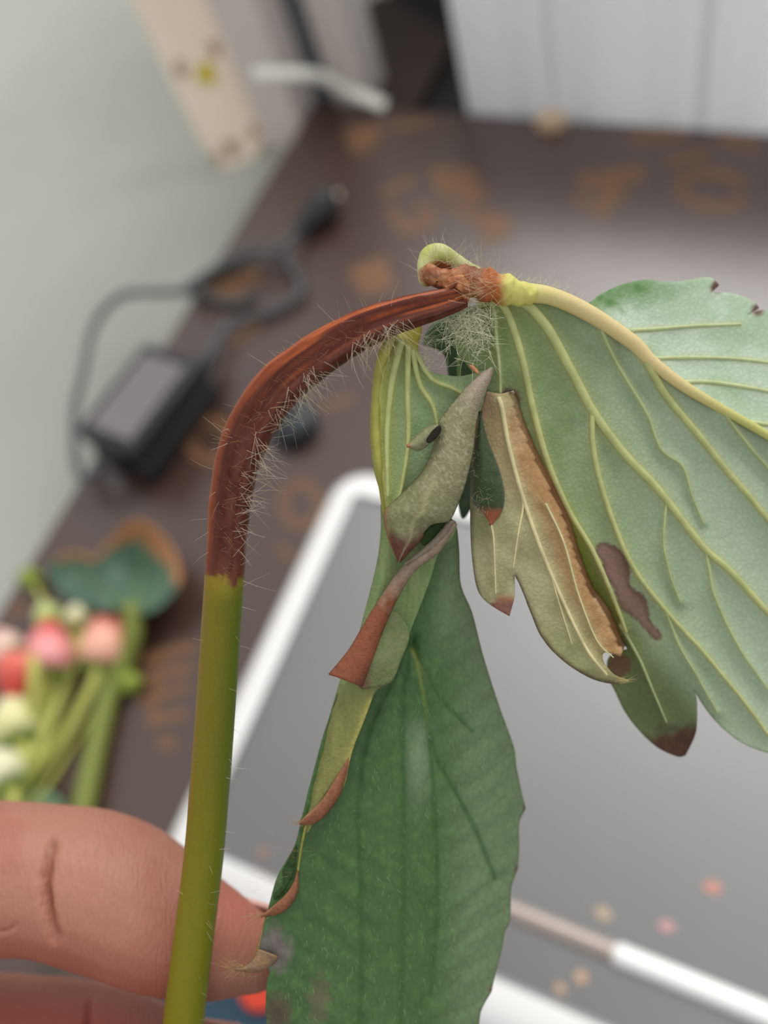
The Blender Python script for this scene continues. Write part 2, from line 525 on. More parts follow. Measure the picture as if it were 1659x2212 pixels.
for i, (a, b) in enumerate(zip(edges[:-1], edges[1:])):
    M = Matrix.Translation((a, far(a) + 0.0042, 0)) @ Matrix.Rotation(PA, 4, 'Z')
    L = (b - a) / math.cos(PA)
    prof = [(0.0006, 0.006), (0.0045, 0.0), (L - 0.009, 0.0), (L - 0.0055, 0.0060), (L, 0.0064), (L, 0.011), (0.0006, 0.011)]
    v, f = prism(prof, 0.004, WH)
    MB().add([M @ Vector(p) for p in v], f).build('panel_strip', M_pvc, panel, smooth=False)
    if i % 2 == 1:
        v, f = prism([(L * 0.40, 0.0005), (L * 0.5, -0.0030), (L * 0.56, 0.0005)], 0.004, WH)
        MB().add([M @ Vector(p) for p in v], f).build('raised_rib', M_pvc, panel, smooth=False)

M = Matrix.Translation((edges[0], far(edges[0]) + 0.0042, 0)) @ Matrix.Rotation(PA, 4, 'Z'); LW = (edges[-1] - edges[0]) / math.cos(PA)
for nm, q in (('back_wall_sheet', (0, LW, 0.244, 0.25, 0.004, WH)), ('side_sheet', (0.0, 0.005, 0.0115, 0.244, 0.004, WH)), ('side_sheet', (LW - 0.005, LW, 0.0115, 0.244, 0.004, WH)), ('bottom_sheet', (0.005, LW - 0.005, 0.0115, 0.244, 0.0045, 0.009))):
    v, f = box(*q, M); MB().add(v, f).build(nm, M_pvc, panel, smooth=False)

# post of a door frame at the far left corner, with a dark grey seal
M_frame = plain('pinkish_white_frame', (214, 205, 200), rough=0.5, noise=0.03)
M_seal = plain('grey_rubber_seal', (96, 101, 106), rough=0.6, noise=0.1)
post = empty('trim_1', onz(660, 260, 0), 'pinkish white frame post with a dark grey seal, beside the far left board corner', 'post'); post['kind'] = 'structure'; del post['category']
pa, pb, pc = onz(590, 310, 0), onz(682, 219, 0), onz(748, 236, 0)
xw = XL - 0.003
ya, yb = pa.y - 0.004, pb.y + 0.004
v, f = prism([(xw - 0.03, ya), (xw, ya), (xw, yb), (xw - 0.03, yb)], 0, 0.62)
MB().add(v, f).build('side_board', M_frame, post, smooth=False)
xs, xe = onz(690, 215, 0).x, onz(752, 238, 0).x
y2 = far(XL) + 0.006
v, f = box(xw - 0.02, xw + 0.012, y2, y2 + 0.03, 0, 0.62, None, 0.003)
MB().add(v, f).build('seal_strip', M_seal, post)
v, f = box(xw + 0.0125, xw + 0.034, y2, y2 + 0.03, 0, 0.62, None, 0.002)
MB().add(v, f).build('face_strip', M_frame, post)

# dark gap behind the board: a black mat, a brown cardboard sheet on it with shade painted into its colour, a black bin at the back
M_carton = plain('shade_dark_cardboard', (50, 37, 28), rough=0.85, noise=0.12, scale=30)
M_black = plain('black_plastic', (15, 15, 16), rough=0.7, noise=0.1)
xm0, xm1 = XL + 0.002, edges[0] - 0.002
yg = lambda x: far(x) + 0.003
v, f = prism([(xm0 + 0.04, yg(xm0 + 0.04)), (xm1, yg(xm1)), (xm1, yg(xm1) + 0.42), (xm0 - 0.012, yg(xm0) + 0.42), (xm0 - 0.012, y2 + 0.035), (xm0 + 0.04, y2 + 0.035)], 0.0, 0.004)
tag(MB().add(v, f).build('rubber_mat', M_black, smooth=False), 'black rubber mat on the floor behind the brown board, under the cardboard', 'mat')
F = onz(822, -14, 0.012); Lp = onz(700, 78, 0.012); Rp = onz(980, 80, 0.012)
hull = [F, Lp, Vector((Lp.x, yg(Lp.x) + 0.002, 0)), Vector((Rp.x, yg(Rp.x) + 0.002, 0)), Rp]
v, f = prism([(p.x, p.y) for p in hull][::-1] if (hull[1] - hull[0]).cross(hull[2] - hull[0]).z < 0 else [(p.x, p.y) for p in hull], 0.004, 0.012)
tag(MB().add(v, f).build('cardboard', M_carton, smooth=False), 'brown cardboard piece coloured dark as shade, lying in the gap between frame post and white crate', 'cardboard')
binn = empty('black_bin', (F.x + 0.02, yg(F.x) + 0.36, 0), 'black plastic bin standing behind the brown cardboard and the black mat', 'bin')
MBn = Matrix.Translation((F.x + 0.05, yg(F.x) + 0.52 - 0.16, 0.004))
v, f = box(-0.2, 0.2, -0.11, 0.11, 0.0, 0.30, MBn, 0.012); MB().add(v, f).build('bin_body', M_black, binn)
v, f = box(-0.21, 0.21, -0.115, 0.115, 0.30, 0.325, MBn, 0.008); MB().add(v, f).build('bin_lid', M_black, binn)

# wooden stake with a pointed foot, leaning towards the camera
M_wood = plain('bare_pale_wood', (243, 226, 206), rough=0.75, noise=0.06, scale=50)
M_yel = plain('yellow_paint', (205, 185, 40), rough=0.6, noise=0.2, scale=300)
M_spot = plain('brown_knot', (176, 146, 120), rough=0.8, noise=0.2)
stake = empty('wooden_stake', onz(520, 385, 0), 'pale bare wooden stake with a pointed foot and a yellow paint dot', 'stake')
sA = onz(520, 385, 0)                     # the point on the floor
d_low = (sA - CAM).dot(R @ Vector((0, 0, -1)))
rows = [((430, 300), (578, 290)), ((285, 0), (455, 0))]
dl = d_low * 1.0
dtop = dl * 0.93
w_low = 148 / FPX * dl
pts = []
P_l, P_r, T_l = at(432, 305, dl * 1000), at(578, 272, dl * 1000), at(285, 0, dtop * 1000)
_pn = (P_r - P_l).cross(T_l - P_l).normalized()


def onstake(px, py):
    r = ray(px, py); return CAM + r * ((P_l - CAM).dot(_pn) / r.dot(_pn))


T_r = onstake(455, 0)
ext = 1.9
T_l2, T_r2 = P_l + (T_l - P_l) * ext, P_r + (T_r - P_r) * ext
tipc, tipl, tipr = onstake(520, 390), onstake(480, 365), onstake(566, 318)
nrm = (T_l - P_l).cross(P_r - P_l).normalized()
if nrm.dot(CAM - P_l) < 0: nrm = -nrm
front = [P_l, tipl, tipc, tipr, P_r, T_r2, T_l2]
back = [p - nrm * 0.006 for p in front]
n = len(front)
MB().add(front + back, [tuple(range(n))[::-1], tuple(range(n, 2 * n))] + [(i, (i + 1) % n, n + (i + 1) % n, n + i) for i in range(n)]).build('stake_shaft', M_wood, stake, smooth=False)


def blot(px, py, r, m, name, asp=1.0):
    fr = ((py - 300) / -300.0); d = dl + (dtop - dl) * fr
    c = onstake(px, py)
    u = (T_l - P_l).normalized(); w = u.cross(nrm)
    rr = r / FPX * d; v = []
    for k in range(16):
        a = 2 * math.pi * k / 16; q = rr * (1 + 0.15 * math.sin(3 * a + px))
        v.append(c + u * math.cos(a) * q * asp + w * math.sin(a) * q)
    # seat the blot on the face plane
    v = [p - nrm * ((p - P_l).dot(nrm) - 0.0003) for p in v]
    lo = [p - nrm * 0.0005 for p in v]
    MB().add(v + lo, [tuple(range(16)), tuple(range(31, 15, -1))] + [(k, (k + 1) % 16, 16 + (k + 1) % 16, 16 + k) for k in range(16)]).build(name, m, stake, smooth=False)


blot(446, 160, 21, M_yel, 'paint_dot', 1.1)
for q in ((390, 150, 14), (463, 105, 13), (500, 320, 15), (548, 285, 11), (470, 340, 10)): blot(*q, M_spot, 'wood_knot', 1.3)

# white strap across the post, its end on the board
M_strap = plain('white_strap', (236, 236, 226), rough=0.6, noise=0.04)
sz = 0.03
zf = lambda px, py, k: (CAM + (bp(px, py) - CAM) * k)
cl = spline([(545, 158, 0.80), (600, 158, 0.82), (660, 160, 0.85), (705, 172, 0.90), (755, 198, 0.96), (800, 215, 0.985), (832, 228, 0.997)], 10)
vv, ff = [], []
for i, c in enumerate(cl):
    a = cl[min(i + 1, len(cl) - 1)][:2] - cl[max(i - 1, 0)][:2]; a /= np.linalg.norm(a); nn = np.array([-a[1], a[0]])
    for s in (-14, 14):
        p = zf(c[0] + nn[0] * s, c[1] + nn[1] * s, c[2]); vv.append(p); 
m_ = len(cl); base = len(vv)
vv += [p + (p - CAM).normalized() * 0.0012 for p in vv]
for i in range(m_ - 1):
    a, b = 2 * i, 2 * i + 2
    ff += [(a, a + 1, b + 1, b), (base + a, base + b, base + b + 1, base + a + 1), (a, b, base + b, base + a), (a + 1, base + a + 1, base + b + 1, b + 1)]
ff += [(0, base, base + 1, 1), (2 * m_ - 2, 2 * m_ - 1, base + 2 * m_ - 1, base + 2 * m_ - 2)]
tag(MB().add(vv, ff).build('strap', M_strap), 'flat white strap crossing the frame post and ending on the brown board', 'strap')

# a beige chip on the far edge of the board
cc = bp(1196, 262, 0.0015)
M_chip = plain('beige_chip', (214, 186, 152), rough=0.8)
tag(MB().add(*prism([(cc.x - 0.008, cc.y - 0.004), (cc.x - 0.001, cc.y - 0.0065), (cc.x + 0.007, cc.y - 0.003), (cc.x + 0.006, cc.y + 0.002), (cc.x - 0.006, cc.y + 0.0025)], ZB, ZB + 0.006)).build('wood_chip', M_chip, smooth=False),
    'tiny beige chip on the board in front of the white ribbed crate', 'chip')

# ------------------------------------------------------------------ weighing scale
M_pan = plain('dull_stainless', (138, 138, 137), rough=0.50, metal=1.0, noise=0.05, scale=18)
M_rim = plain('white_edge_highlight', (240, 240, 238), rough=0.30, metal=0.0, noise=0.01, spec=0.8, coat=0.5)  # edge highlights of the metal pan painted in as plain white
M_body = plain('dark_blue_casing', (38, 66, 84), rough=0.5, noise=0.05)
M_red = plain('orange_red_button', (222, 72, 46), rough=0.4, noise=0.03)
PT = 0.04                                     # top of the pan above the board
X0 = bp(640, 1168, PT).x; Y0 = bp(800, 2068, PT).y - 0.006; Y1 = bp(800, 1000, PT).y; X1 = 0.10
sc = empty('weighing_scale', ((X0 + X1) / 2, (Y0 + Y1) / 2, ZB), 'weighing scale with a grey metal pan and rounded rim painted highlight white on the brown board', 'scale')


def rrect(x0, x1, y0, y1, r, k=8):
    P = []
    for cx, cy, a0 in ((x1 - r, y1 - r, 0), (x0 + r, y1 - r, 90), (x0 + r, y0 + r, 180), (x1 - r, y0 + r, 270)):
        for i in range(k + 1):
            a = math.radians(a0 + 90 * i / k); P.append((cx + r * math.cos(a), cy + r * math.sin(a)))
    return P


def rings(rs, cap0=True, cap1=True):
    n = len(rs[0]); v = [p for r_ in rs for p in r_]; f = []
    for j in range(len(rs) - 1):
        f += [(j * n + k, j * n + (k + 1) % n, (j + 1) * n + (k + 1) % n, (j + 1) * n + k) for k in range(n)]
    if cap0: f.append(tuple(range(n - 1, -1, -1)))
    if cap1: f.append(tuple((len(rs) - 1) * n + k for k in range(n)))
    return v, f


zt = ZB + PT; rr = 0.0135
rs = []
for z, ins in ((zt - 0.026, 0.001), (zt - 0.018, 0.0)):
    rs.append([(x, y, z) for x, y in rrect(X0 + ins, X1 - ins, Y0 + ins, Y1 - ins, max(0.0145 - ins, 0.0012))])
for i in range(7):
    a = math.radians(90 * i / 6); ins = rr * (1 - math.cos(a)); z = zt - rr * 0.75 + rr * 0.75 * math.sin(a)
    rs.append([(x, y, z) for x, y in rrect(X0 + ins, X1 - ins, Y0 + ins, Y1 - ins, max(0.0145 - ins, 0.0012))])
v, f = rings(rs, True, False)
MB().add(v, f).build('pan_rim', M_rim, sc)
ins = rr
rs = [[(x, y, zt - 0.0005) for x, y in rrect(X0 + ins, X1 - ins, Y0 + ins, Y1 - ins, max(0.0145 - ins, 0.0012))],
      [(x, y, zt - 0.0012) for x, y in rrect(X0 + ins + 0.001, X1 - ins - 0.001, Y0 + ins + 0.001, Y1 - ins - 0.001, 0.0035)]]
v, f = rings(rs, False, True)
MB().add(v, f).build('pan', M_pan, sc, smooth=False)
# pressed bead along the front of the pan, rust on its left stretch
ybd = bp(1300, 2046, PT).y
M_rust = plain('rusty_bead', (170, 158, 150), rough=0.5, metal=0.5, noise=0.1)
xa, xb = bp(1340, 2060, PT).x, bp(1110, 1970, PT).x
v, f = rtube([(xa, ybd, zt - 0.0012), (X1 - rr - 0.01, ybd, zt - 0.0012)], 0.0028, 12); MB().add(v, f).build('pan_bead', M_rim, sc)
v, f = rtube([(bp(800, 1840, PT).x, ybd, zt - 0.0024), (xa, ybd, zt - 0.0016)], 0.0026, 12); MB().add(v, f).build('pan_bead', M_rust, sc, label='brown-stained stretch of the pan bead')
for px, py, r_, c in ((1540, 1915, 15, (196, 140, 124)), (1440, 2000, 13, (196, 150, 150)), (1303, 1972, 15, (180, 160, 136)), (1255, 2110, 14, (186, 156, 130)), (1210, 2135, 11, (186, 156, 130)), (565, 1840, 12, (150, 120, 105))):
    p = bp(px, py, PT); q = r_ / FPX * (p - CAM).length
    pr = [(p.x + q * (1 + 0.2 * math.sin(2 * a_ + px)) * math.cos(a_), p.y + q * 0.8 * math.sin(a_)) for a_ in np.linspace(0, 2 * math.pi, 12, endpoint=False)]
    v, f = prism(pr, zt - 0.0013, zt - 0.0010)
    MB().add(v, f).build('dried_stain', plain('stain', c, rough=0.6, noise=0.15), sc, smooth=False)
v, f = box(X0 + 0.02, X1 - 0.02, Y0 + 0.012, Y1 - 0.012, ZB + 0.006, zt - 0.015, None, 0.004); MB().add(v, f).build('scale_body', M_body, sc)
xbl = bp(500, 2190, 0.02).x
v, f = box(X0 + 0.012, X1 - 0.03, Y0 - 0.05, Y0 + 0.0125, ZB + 0.006, ZB + 0.016, None, 0.003); MB().add(v, f).build('control_panel', M_body, sc)
pb_ = bp(556, 2128, 0.02); 
v, f = lathe([(0, 0.0068), (0.0025, 0.0068), (0.0036, 0.0055), (0.0038, 0.002)], 20)
MB().add([(p[0] + pb_.x, p[1] + pb_.y, p[2] + ZB + 0.0158) for p in v], f).build('button', M_red, sc)
for sx in (X0 + 0.035, X1 - 0.045):
    for sy in (Y0 - 0.035, Y1 - 0.025):
        v, f = lathe([(0, 0.007), (0.0062, 0.008)], 14); MB().add([(p[0] + sx, p[1] + sy, p[2] + ZB) for p in v], f).build('rubber_foot', M_black, sc)

# ------------------------------------------------------------------ power adapter with its cord and plug
M_ad = plain('black_adapter_plastic', (38, 40, 42), rough=0.45, noise=0.08, spec=0.5)
M_lab = plain('grey_worn_label', (124, 118, 118), rough=0.5, noise=0.15, scale=200)
M_cord = plain('grey_black_cord', (84, 88, 88), rough=0.5, noise=0.06)
M_metal = plain('metal_prongs', (190, 180, 170), rough=0.3, metal=1.0)
AH = 0.026
q1, q2, q3, q4 = bp(309, 747, AH), bp(438, 765, AH), bp(288, 982, AH), bp(153, 928, AH)
ctr = (q1 + q2 + q3 + q4) / 4; ax = ((q1 - q4) + (q2 - q3)) / 2; al = ax.length; ang = math.atan2(ax.y, ax.x)
aw = ((q2 - q1).length + (q3 - q4).length) / 2
ad = empty('power_adapter', (ctr.x, ctr.y, ZB), 'black power adapter block with coiled cord and plug on the left board edge', 'adapter')
AM = Matrix.Translation((ctr.x, ctr.y, ZB)) @ Matrix.Rotation(ang, 4, 'Z')
v, f = box(-al / 2, al / 2, -aw / 2, aw / 2, 0, AH * 0.5, AM, 0.0025); MB().add(v, f).build('lower_shell', M_ad, ad)
v, f = box(-al / 2, al / 2, -aw / 2, aw / 2, AH * 0.5, AH, AM, 0.0025); MB().add(v, f).build('upper_shell', M_ad, ad)
v, f = box(-al * 0.40, al * 0.38, -aw * 0.36, aw * 0.34, AH - 0.0002, AH + 0.0003, AM, 0.0); MB().add(v, f).build('rating_label', M_lab, ad, smooth=False)
v, f = box(-al / 2 - 0.004, -al / 2 + 0.001, -aw * 0.2, aw * 0.2, AH * 0.25, AH * 0.75, AM, 0.001); MB().add(v, f).build('inlet', M_ad, ad)
# output cord: from the near end round over the floor, back onto the board, then loops to the plug
E0 = AM @ Vector((-al / 2 - 0.004, aw * 0.1, AH * 0.5))
cp = [E0, AM @ Vector((-al / 2 - 0.014, aw * 0.35, AH * 0.45)), bp(160, 900, 0.006), bp(180, 800, 0.003), bp(205, 700, 0.004), bp(260, 640, 0.008), bp(340, 632, 0.006), bp(420, 632, 0.0032), bp(500, 655, 0.0032), bp(545, 640, 0.003)]


def smooth3(P, k=8):
    A = [tuple(p) for p in P]; A = [np.array(a) for a in A]; o = []
    for i in range(len(A) - 1):
        p0, p1, p2, p3 = A[max(i - 1, 0)], A[i], A[i + 1], A[min(i + 2, len(A) - 1)]
        for j in range(k):
            t = j / k; o.append(0.5 * ((2 * p1) + (p2 - p0) * t + (2 * p0 - 5 * p1 + 4 * p2 - p3) * t * t + (3 * p1 - p0 - 3 * p2 + p3) * t ** 3))
    o.append(A[-1]); return [Vector(p) for p in o]


v, f = rtube(smooth3(cp), 0.0021, 8); MB().add(v, f).build('cord', M_cord, ad)
cp2 = [AM @ Vector((al / 2, -aw * 0.15, AH * 0.4)), bp(480, 715, 0.006), bp(530, 690, 0.004), bp(600, 668, 0.003), bp(648, 635, 0.003), bp(640, 590, 0.003), bp(600, 550, 0.006), bp(560, 545, 0.006), bp(500, 575, 0.003), bp(440, 605, 0.003), bp(405, 622, 0.0075)]
v, f = rtube(smooth3(cp2), 0.0021, 8); MB().add(v, f).build('cord', M_cord, ad)
cp3 = [bp(405, 620, 0.0125), bp(470, 578, 0.008), bp(545, 545, 0.0115), bp(600, 540, 0.0115), bp(650, 490, 0.006)]
v, f = rtube(smooth3(cp3), 0.0021, 8); MB().add(v, f).build('cord', M_cord, ad)
v, f = rtube([AM @ Vector((al / 2 - 0.002, -aw * 0.15, AH * 0.4)), AM @ Vector((al / 2 + 0.010, -aw * 0.17, AH * 0.38))], [0.0052, 0.0038], 12); MB().add(v, f).build('strain_relief', M_ad, ad)
pl0, pl1, pl2 = bp(648, 495, 0.0065), bp(700, 440, 0.0085), bp(722, 415, 0.0085)
v, f = rtube([pl0, pl0.lerp(pl1, 0.4), pl0.lerp(pl1, 0.8), pl1], [0.004, 0.0062, 0.0085, 0.0082], 14); MB().add(v, f).build('plug', M_ad, ad)
sd = (pl1 - pl0).cross(Vector((0, 0, 1))).normalized() * 0.004
for s in (-1, 1):
    v, f = rtube([pl1 + sd * s, pl2 + sd * s], 0.0016, 8); MB().add(v, f).build('prong', M_metal, ad)

# a small black cap lying on the board
kp = bp(640, 928, 0.0)
capo = empty('bottle_stopper', (kp.x, kp.y, ZB), 'small round black plastic cap lying on the board behind the bent stalk', 'cap')
M_cap = plain('dark_teal_black_plastic', (34, 42, 46), rough=0.45)
v, f = lathe([(0, 0.0105), (0.004, 0.011), (0.0075, 0.0105), (0.009, 0.0085), (0.0092, 0.002)], 24)
MB().add([(p[0] + kp.x, p[1] + kp.y, p[2] + ZB) for p in v], f).build('cap_top', M_cap, capo)
v, f = lathe([(0.0, 0.0114), (0.0022, 0.0114)], 24)
MB().add([(p[0] + kp.x, p[1] + kp.y, p[2] + ZB) for p in v], f).build('cap_skirt', M_cap, capo, smooth=False)

# ------------------------------------------------------------------ cut strawberries and leaves lying on the board
SG, SG2 = lin((140, 155, 62)), lin((186, 190, 98))


def stalk_path(pts, k=8): return smooth3([bp(x, y, z) for x, y, z in pts], k)


def berry(tip, base, wpx, tipcol, basecol, stalk, label, zc=None, group='strawberries lying on the brown board'):
    d0 = (bp(*base) - CAM).length
    r = wpx / FPX * d0 * 0.5 * 0.93
    zc = r if zc is None else zc
    A, B = bp(*base, zc), bp(*tip, zc)
    ax = B - A; L = max(ax.length * 1.02, r * 1.7); ax.normalize()
    root = empty('strawberry', (A.x, A.y, ZB), label, 'strawberry', group)
    q = ax.to_track_quat('Z', 'Y').to_matrix().to_4x4(); M = Matrix.Translation(A) @ q
    prof = [(0.0, 0.12), (0.02, 0.45), (0.07, 0.75), (0.17, 0.95), (0.30, 1.0), (0.45, 0.95), (0.6, 0.82), (0.75, 0.6), (0.87, 0.38), (0.95, 0.19), (0.99, 0.07)]
    v, f = lathe([(z * L, p * r) for z, p in prof], 20)
    c = []
    for p in v:
        t = p[2] / L; c.append(mix(lin(basecol), lin(tipcol), np.array(sm(0.25, 0.95, np.array(t)))))
    MB().add([M @ Vector(p) for p in v], f, c).build('berry', M_berry, root)
    # seeds as one part
    sd = MB()
    for i in range(46):
        t = 0.08 + 0.86 * ((i + 0.5) / 46); a = i * 2.39996
        pr = np.interp(t, [z for z, _ in prof], [p for _, p in prof]) * r
        n = Vector((math.cos(a), math.sin(a), 0.25)).normalized(); cpt = Vector((pr * math.cos(a), pr * math.sin(a), t * L))
        u = Vector((0, 0, 1)) - n * n.z; u.normalize(); w = u.cross(n); s = r * 0.05
        vv = [cpt + u * s, cpt + w * s * 0.6, cpt - u * s, cpt - w * s * 0.6, cpt + n * s * 0.5]
        sd.add([M @ p for p in vv], [(0, 1, 4), (1, 2, 4), (2, 3, 4), (3, 0, 4)], mix(lin(tipcol), lin((226, 200, 96)), np.array(0.6)))
    so = sd.build('seeds', M_berry, root); so['kind'] = 'stuff'
    # calyx: seven sepals, joined
    cx = MB()
    for i in range(8):
        a = 2 * math.pi * i / 8; da = 0.3
        P = [(r * 0.15, -0.0008, a - da), (r * 0.15, -0.0008, a + da), (r * 0.55, L * 0.005, a + da * 1.0), (r * 0.92, -L * 0.03, a), (r * 0.55, L * 0.005, a - da * 1.0)]
        vv = [Vector((q_[0] * math.cos(q_[2]), q_[0] * math.sin(q_[2]), q_[1])) for q_ in P]
        v2 = [p + Vector((0, 0, -0.0006)) for p in vv]
        cx.add([M @ p for p in vv + v2], [(0, 1, 2, 3, 4), (9, 8, 7, 6, 5)] + [(k, 5 + k, 5 + (k + 1) % 5, (k + 1) % 5) for k in range(5)], lin((120, 146, 60)))
    cx.build('calyx', M_green, root, smooth=False)
    if stalk:
        pth = smooth3([A - ax * 0.001] + [bp(x, y, z) for x, y, z in stalk], 8)
        v, f = rtube(pth, 0.0023, 8); MB().add(v, f, SG2).build('fruit_stalk', M_green, root)
    return root


RD, PK, PL, WH = (222, 60, 52), (240, 150, 148), (240, 190, 160), (236, 232, 200)
berry((104, 1338), (106, 1458), 104, (214, 52, 52), (246, 168, 168), [(100, 1500, 0.008), (70, 1600, 0.006), (20, 1720, 0.004), (-40, 1850, 0.003)], 'pink strawberry with a red tip, beside the green and white berries')
berry((248, 1308), (212, 1440), 98, (226, 84, 72), (246, 186, 162), [(205, 1470, 0.01), (150, 1570, 0.007), (70, 1680, 0.005), (-10, 1800, 0.0032)], 'salmon pink strawberry standing against the thick green leaf stalk')
berry((22, 1512), (58, 1412), 100, (214, 56, 46), (234, 118, 104), [(75, 1450, 0.02), (60, 1560, 0.014), (10, 1680, 0.008), (-50, 1800, 0.004)], 'reddest strawberry, tip downward, above the cream white berries', zc=0.0145)
berry((-10, 1360), (30, 1425), 70, (236, 170, 166), (236, 206, 190), None, 'pale pink strawberry half hidden behind the reddest berry')
berry((92, 1300), (112, 1352), 62, (206, 210, 160), (186, 198, 120), [(125, 1400, 0.007), (100, 1500, 0.004), (30, 1690, 0.008), (-30, 1800, 0.006)], 'small light green unripe strawberry beyond the pink berry')
berry((172, 1300), (168, 1358), 66, (244, 232, 214), (210, 212, 160), [(165, 1400, 0.005), (135, 1500, 0.0035), (60, 1660, 0.010), (-20, 1790, 0.007)], 'small whitish unripe strawberry with green calyx beside the leaf')
berry((20, 1500), (40, 1598), 96, (240, 236, 196), (224, 224, 160), [(60, 1640, 0.012), (20, 1730, 0.008), (-40, 1820, 0.004)], 'cream white strawberry, just below the reddest one', zc=0.013)
berry((-20, 1620), (20, 1700), 100, (246, 242, 220), (232, 230, 190), [(30, 1740, 0.012), (-10, 1800, 0.008)], 'whitest strawberry, lowest of the heap above the fingers', zc=0.013)


def bud(px, py, wpx, label, stalk):
    d0 = (bp(px, py) - CAM).length; r = wpx / FPX * d0 * 0.5
    c = bp(px, py, r)
    root = empty('flower_bud', (c.x, c.y, ZB), label, 'bud', 'small green buds on the brown board')
    v, f = lathe([(-1.0 * r, 0.05 * r), (-0.85 * r, 0.5 * r), (-0.4 * r, 0.9 * r), (0.1 * r, r), (0.6 * r, 0.75 * r), (1.0 * r, 0.3 * r), (1.15 * r, 0.05 * r)], 14)
    MB().add([c + Vector(p) for p in v], f, lin((150, 166, 70))).build('bud_body', M_green, root)
    sp_ = MB()
    for i in range(5):
        a = 2 * math.pi * i / 5
        P = [(0.6 * r, -0.75 * r, a - 0.5), (0.6 * r, -0.75 * r, a + 0.5), (1.08 * r, 0.1 * r, a + 0.3), (0.95 * r, 1.0 * r, a), (1.08 * r, 0.1 * r, a - 0.3)]
        vv = [c + Vector((q[0] * math.cos(q[2]), q[0] * math.sin(q[2]), q[1])) for q in P]
        sp_.add(vv, [(0, 1, 2, 3, 4)], lin((132, 156, 64)))
    sp_.build('sepals', M_green, root, smooth=False, thick=0.0005)
    pth = smooth3([c] + [bp(x, y, z) for x, y, z in stalk], 8)
    v, f = rtube(pth, 0.0012, 8); MB().add(v, f, SG2).build('fruit_stalk', M_green, root)


bud(66, 1250, 44, 'green bud at the left board edge beside the two-lobed leaf', [(90, 1290, 0.004), (115, 1345, 0.0015), (140, 1450, 0.0015), (80, 1600, 0.0015), (-10, 1760, 0.0015)])
bud(283, 1474, 46, 'green bud right of the thick green leaf stalk', [(240, 1510, 0.003), (190, 1560, 0.002), (100, 1700, 0.002), (20, 1800, 0.002)])

# two-lobed leaf with its stalk
lf = empty('cut_leaf', bp(285, 1320), 'grey-green two-lobed strawberry leaf with orange dry rim and thick stalk, on the board', 'leaf')
ol = [(262, 1312, 'c'), (228, 1320), (190, 1307), (139, 1283), (112, 1255), (106, 1232), (127, 1203), (165, 1194), (203, 1204, 'c'), (241, 1165), (279, 1127), (316, 1130), (358, 1165), (383, 1213), (388, 1257), (358, 1298), (323, 1322), (290, 1322)]
rim = [(130, 1200), (165, 1192), (203, 1202), (241, 1163), (279, 1125), (316, 1128), (358, 1163), (384, 1211), (388, 1255)]


def lf_depth(x, y):
    d1 = np.hypot(x - 300, y - 1235) / 90; d2 = np.hypot(x - 180, y - 1245) / 75
    return 0.006 + 0.010 * np.minimum(np.minimum(d1, d2), 1.3) ** 2


def lf_col(x, y):
    d, t = dpoly(x, y, rim)
    wid = 12 + 26 * sm(0.25, 0.5, t) * (1 - sm(0.75, 1.0, t)) + 8 * (fbm(x / 15, y / 15) - 0.5)
    c = mix(lin((88, 122, 100)), lin((60, 98, 70)), np.exp(-((x - 295) ** 2 + (y - 1230) ** 2) / 900))
    return mix(lin((196, 136, 84)) * np.ones((len(x), 3)), c, sm(wid * 0.8, wid * 1.25, d))


mb = MB(); sheet(mb, ol, lf_depth, lf_col, gap=8, place=lambda a, b, z: bp(a, b, z))
mb.build('leaf_blade', M_upper, lf, thick=0.0005)
for vp in ([(285, 1322), (300, 1260), (310, 1190), (305, 1140)], [(280, 1322), (240, 1290), (190, 1250), (140, 1230)], [(290, 1320), (340, 1270), (370, 1220)]):
    q = spline(vp, 10); z = lf_depth(q[:, 0], q[:, 1])
    v, f = rtube([bp(a, b, c + 0.0003) for (a, b), c in zip(q[:, :2], z)], list(np.linspace(0.0009, 0.0003, len(q))), 6)
    MB().add(v, f, lin((120, 148, 104))).build('leaf_vein', M_vein, lf)
pth = smooth3([bp(284, 1318, 0.014), bp(287, 1370, 0.010), bp(268, 1430, 0.0055), bp(236, 1500, 0.0045), bp(206, 1620, 0.0045), bp(177, 1760, 0.0045), bp(140, 1900, 0.0045), bp(110, 2050, 0.0045)], 8)
v, f = rtube(pth, list(np.linspace(0.0038, 0.0043, len(pth))), 12); MB().add(v, f, lin((128, 138, 64))).build('leaf_stalk', M_green, lf)
# a second small leaf under the bundle, mostly behind the fingers
lf2 = empty('cut_leaf', bp(85, 1760), 'pale green leaf lying under the strawberry stalks, just above the fingers', 'leaf')
mb = MB(); sheet(mb, [(10, 1760), (30, 1725), (80, 1702), (125, 1722), (145, 1760), (140, 1830), (80, 1870), (20, 1840)], lambda x, y: 0.002 + 0.006 * (((x - 80) / 70) ** 2), lambda x, y: mix(lin((140, 172, 140)), lin((112, 150, 108)), fbm(x / 20, y / 20)), gap=10, place=lambda a, b, z: bp(a, b, z))
mb.build('leaf_blade', M_under, lf2, thick=0.0005)
v, f = rtube([bp(82, 1705, 0.0028), bp(82, 1760, 0.0028), bp(80, 1850, 0.0028)], [0.0004, 0.0006, 0.0009], 6); MB().add(v, f, lin((160, 180, 130))).build('leaf_vein', M_vein, lf2)

# ------------------------------------------------------------------ the hand that holds the stalk
hand = empty('person', at(-420, 2060, 104), 'hand of a person pinching the strawberry stalk, index finger behind it', 'person')


def capsule(mb, pts):
    """pts: (px, py, mm, radius mm) -> closed tapered tube with round ends, finely interpolated"""
    P = spline([(x, y, z, r) for x, y, z, r in pts], 22)
    v, f = rtube([at(a, b, c) for a, b, c, _ in P], [d * 0.001 for d in P[:, 3]], 18)
    mb.add(v, f)


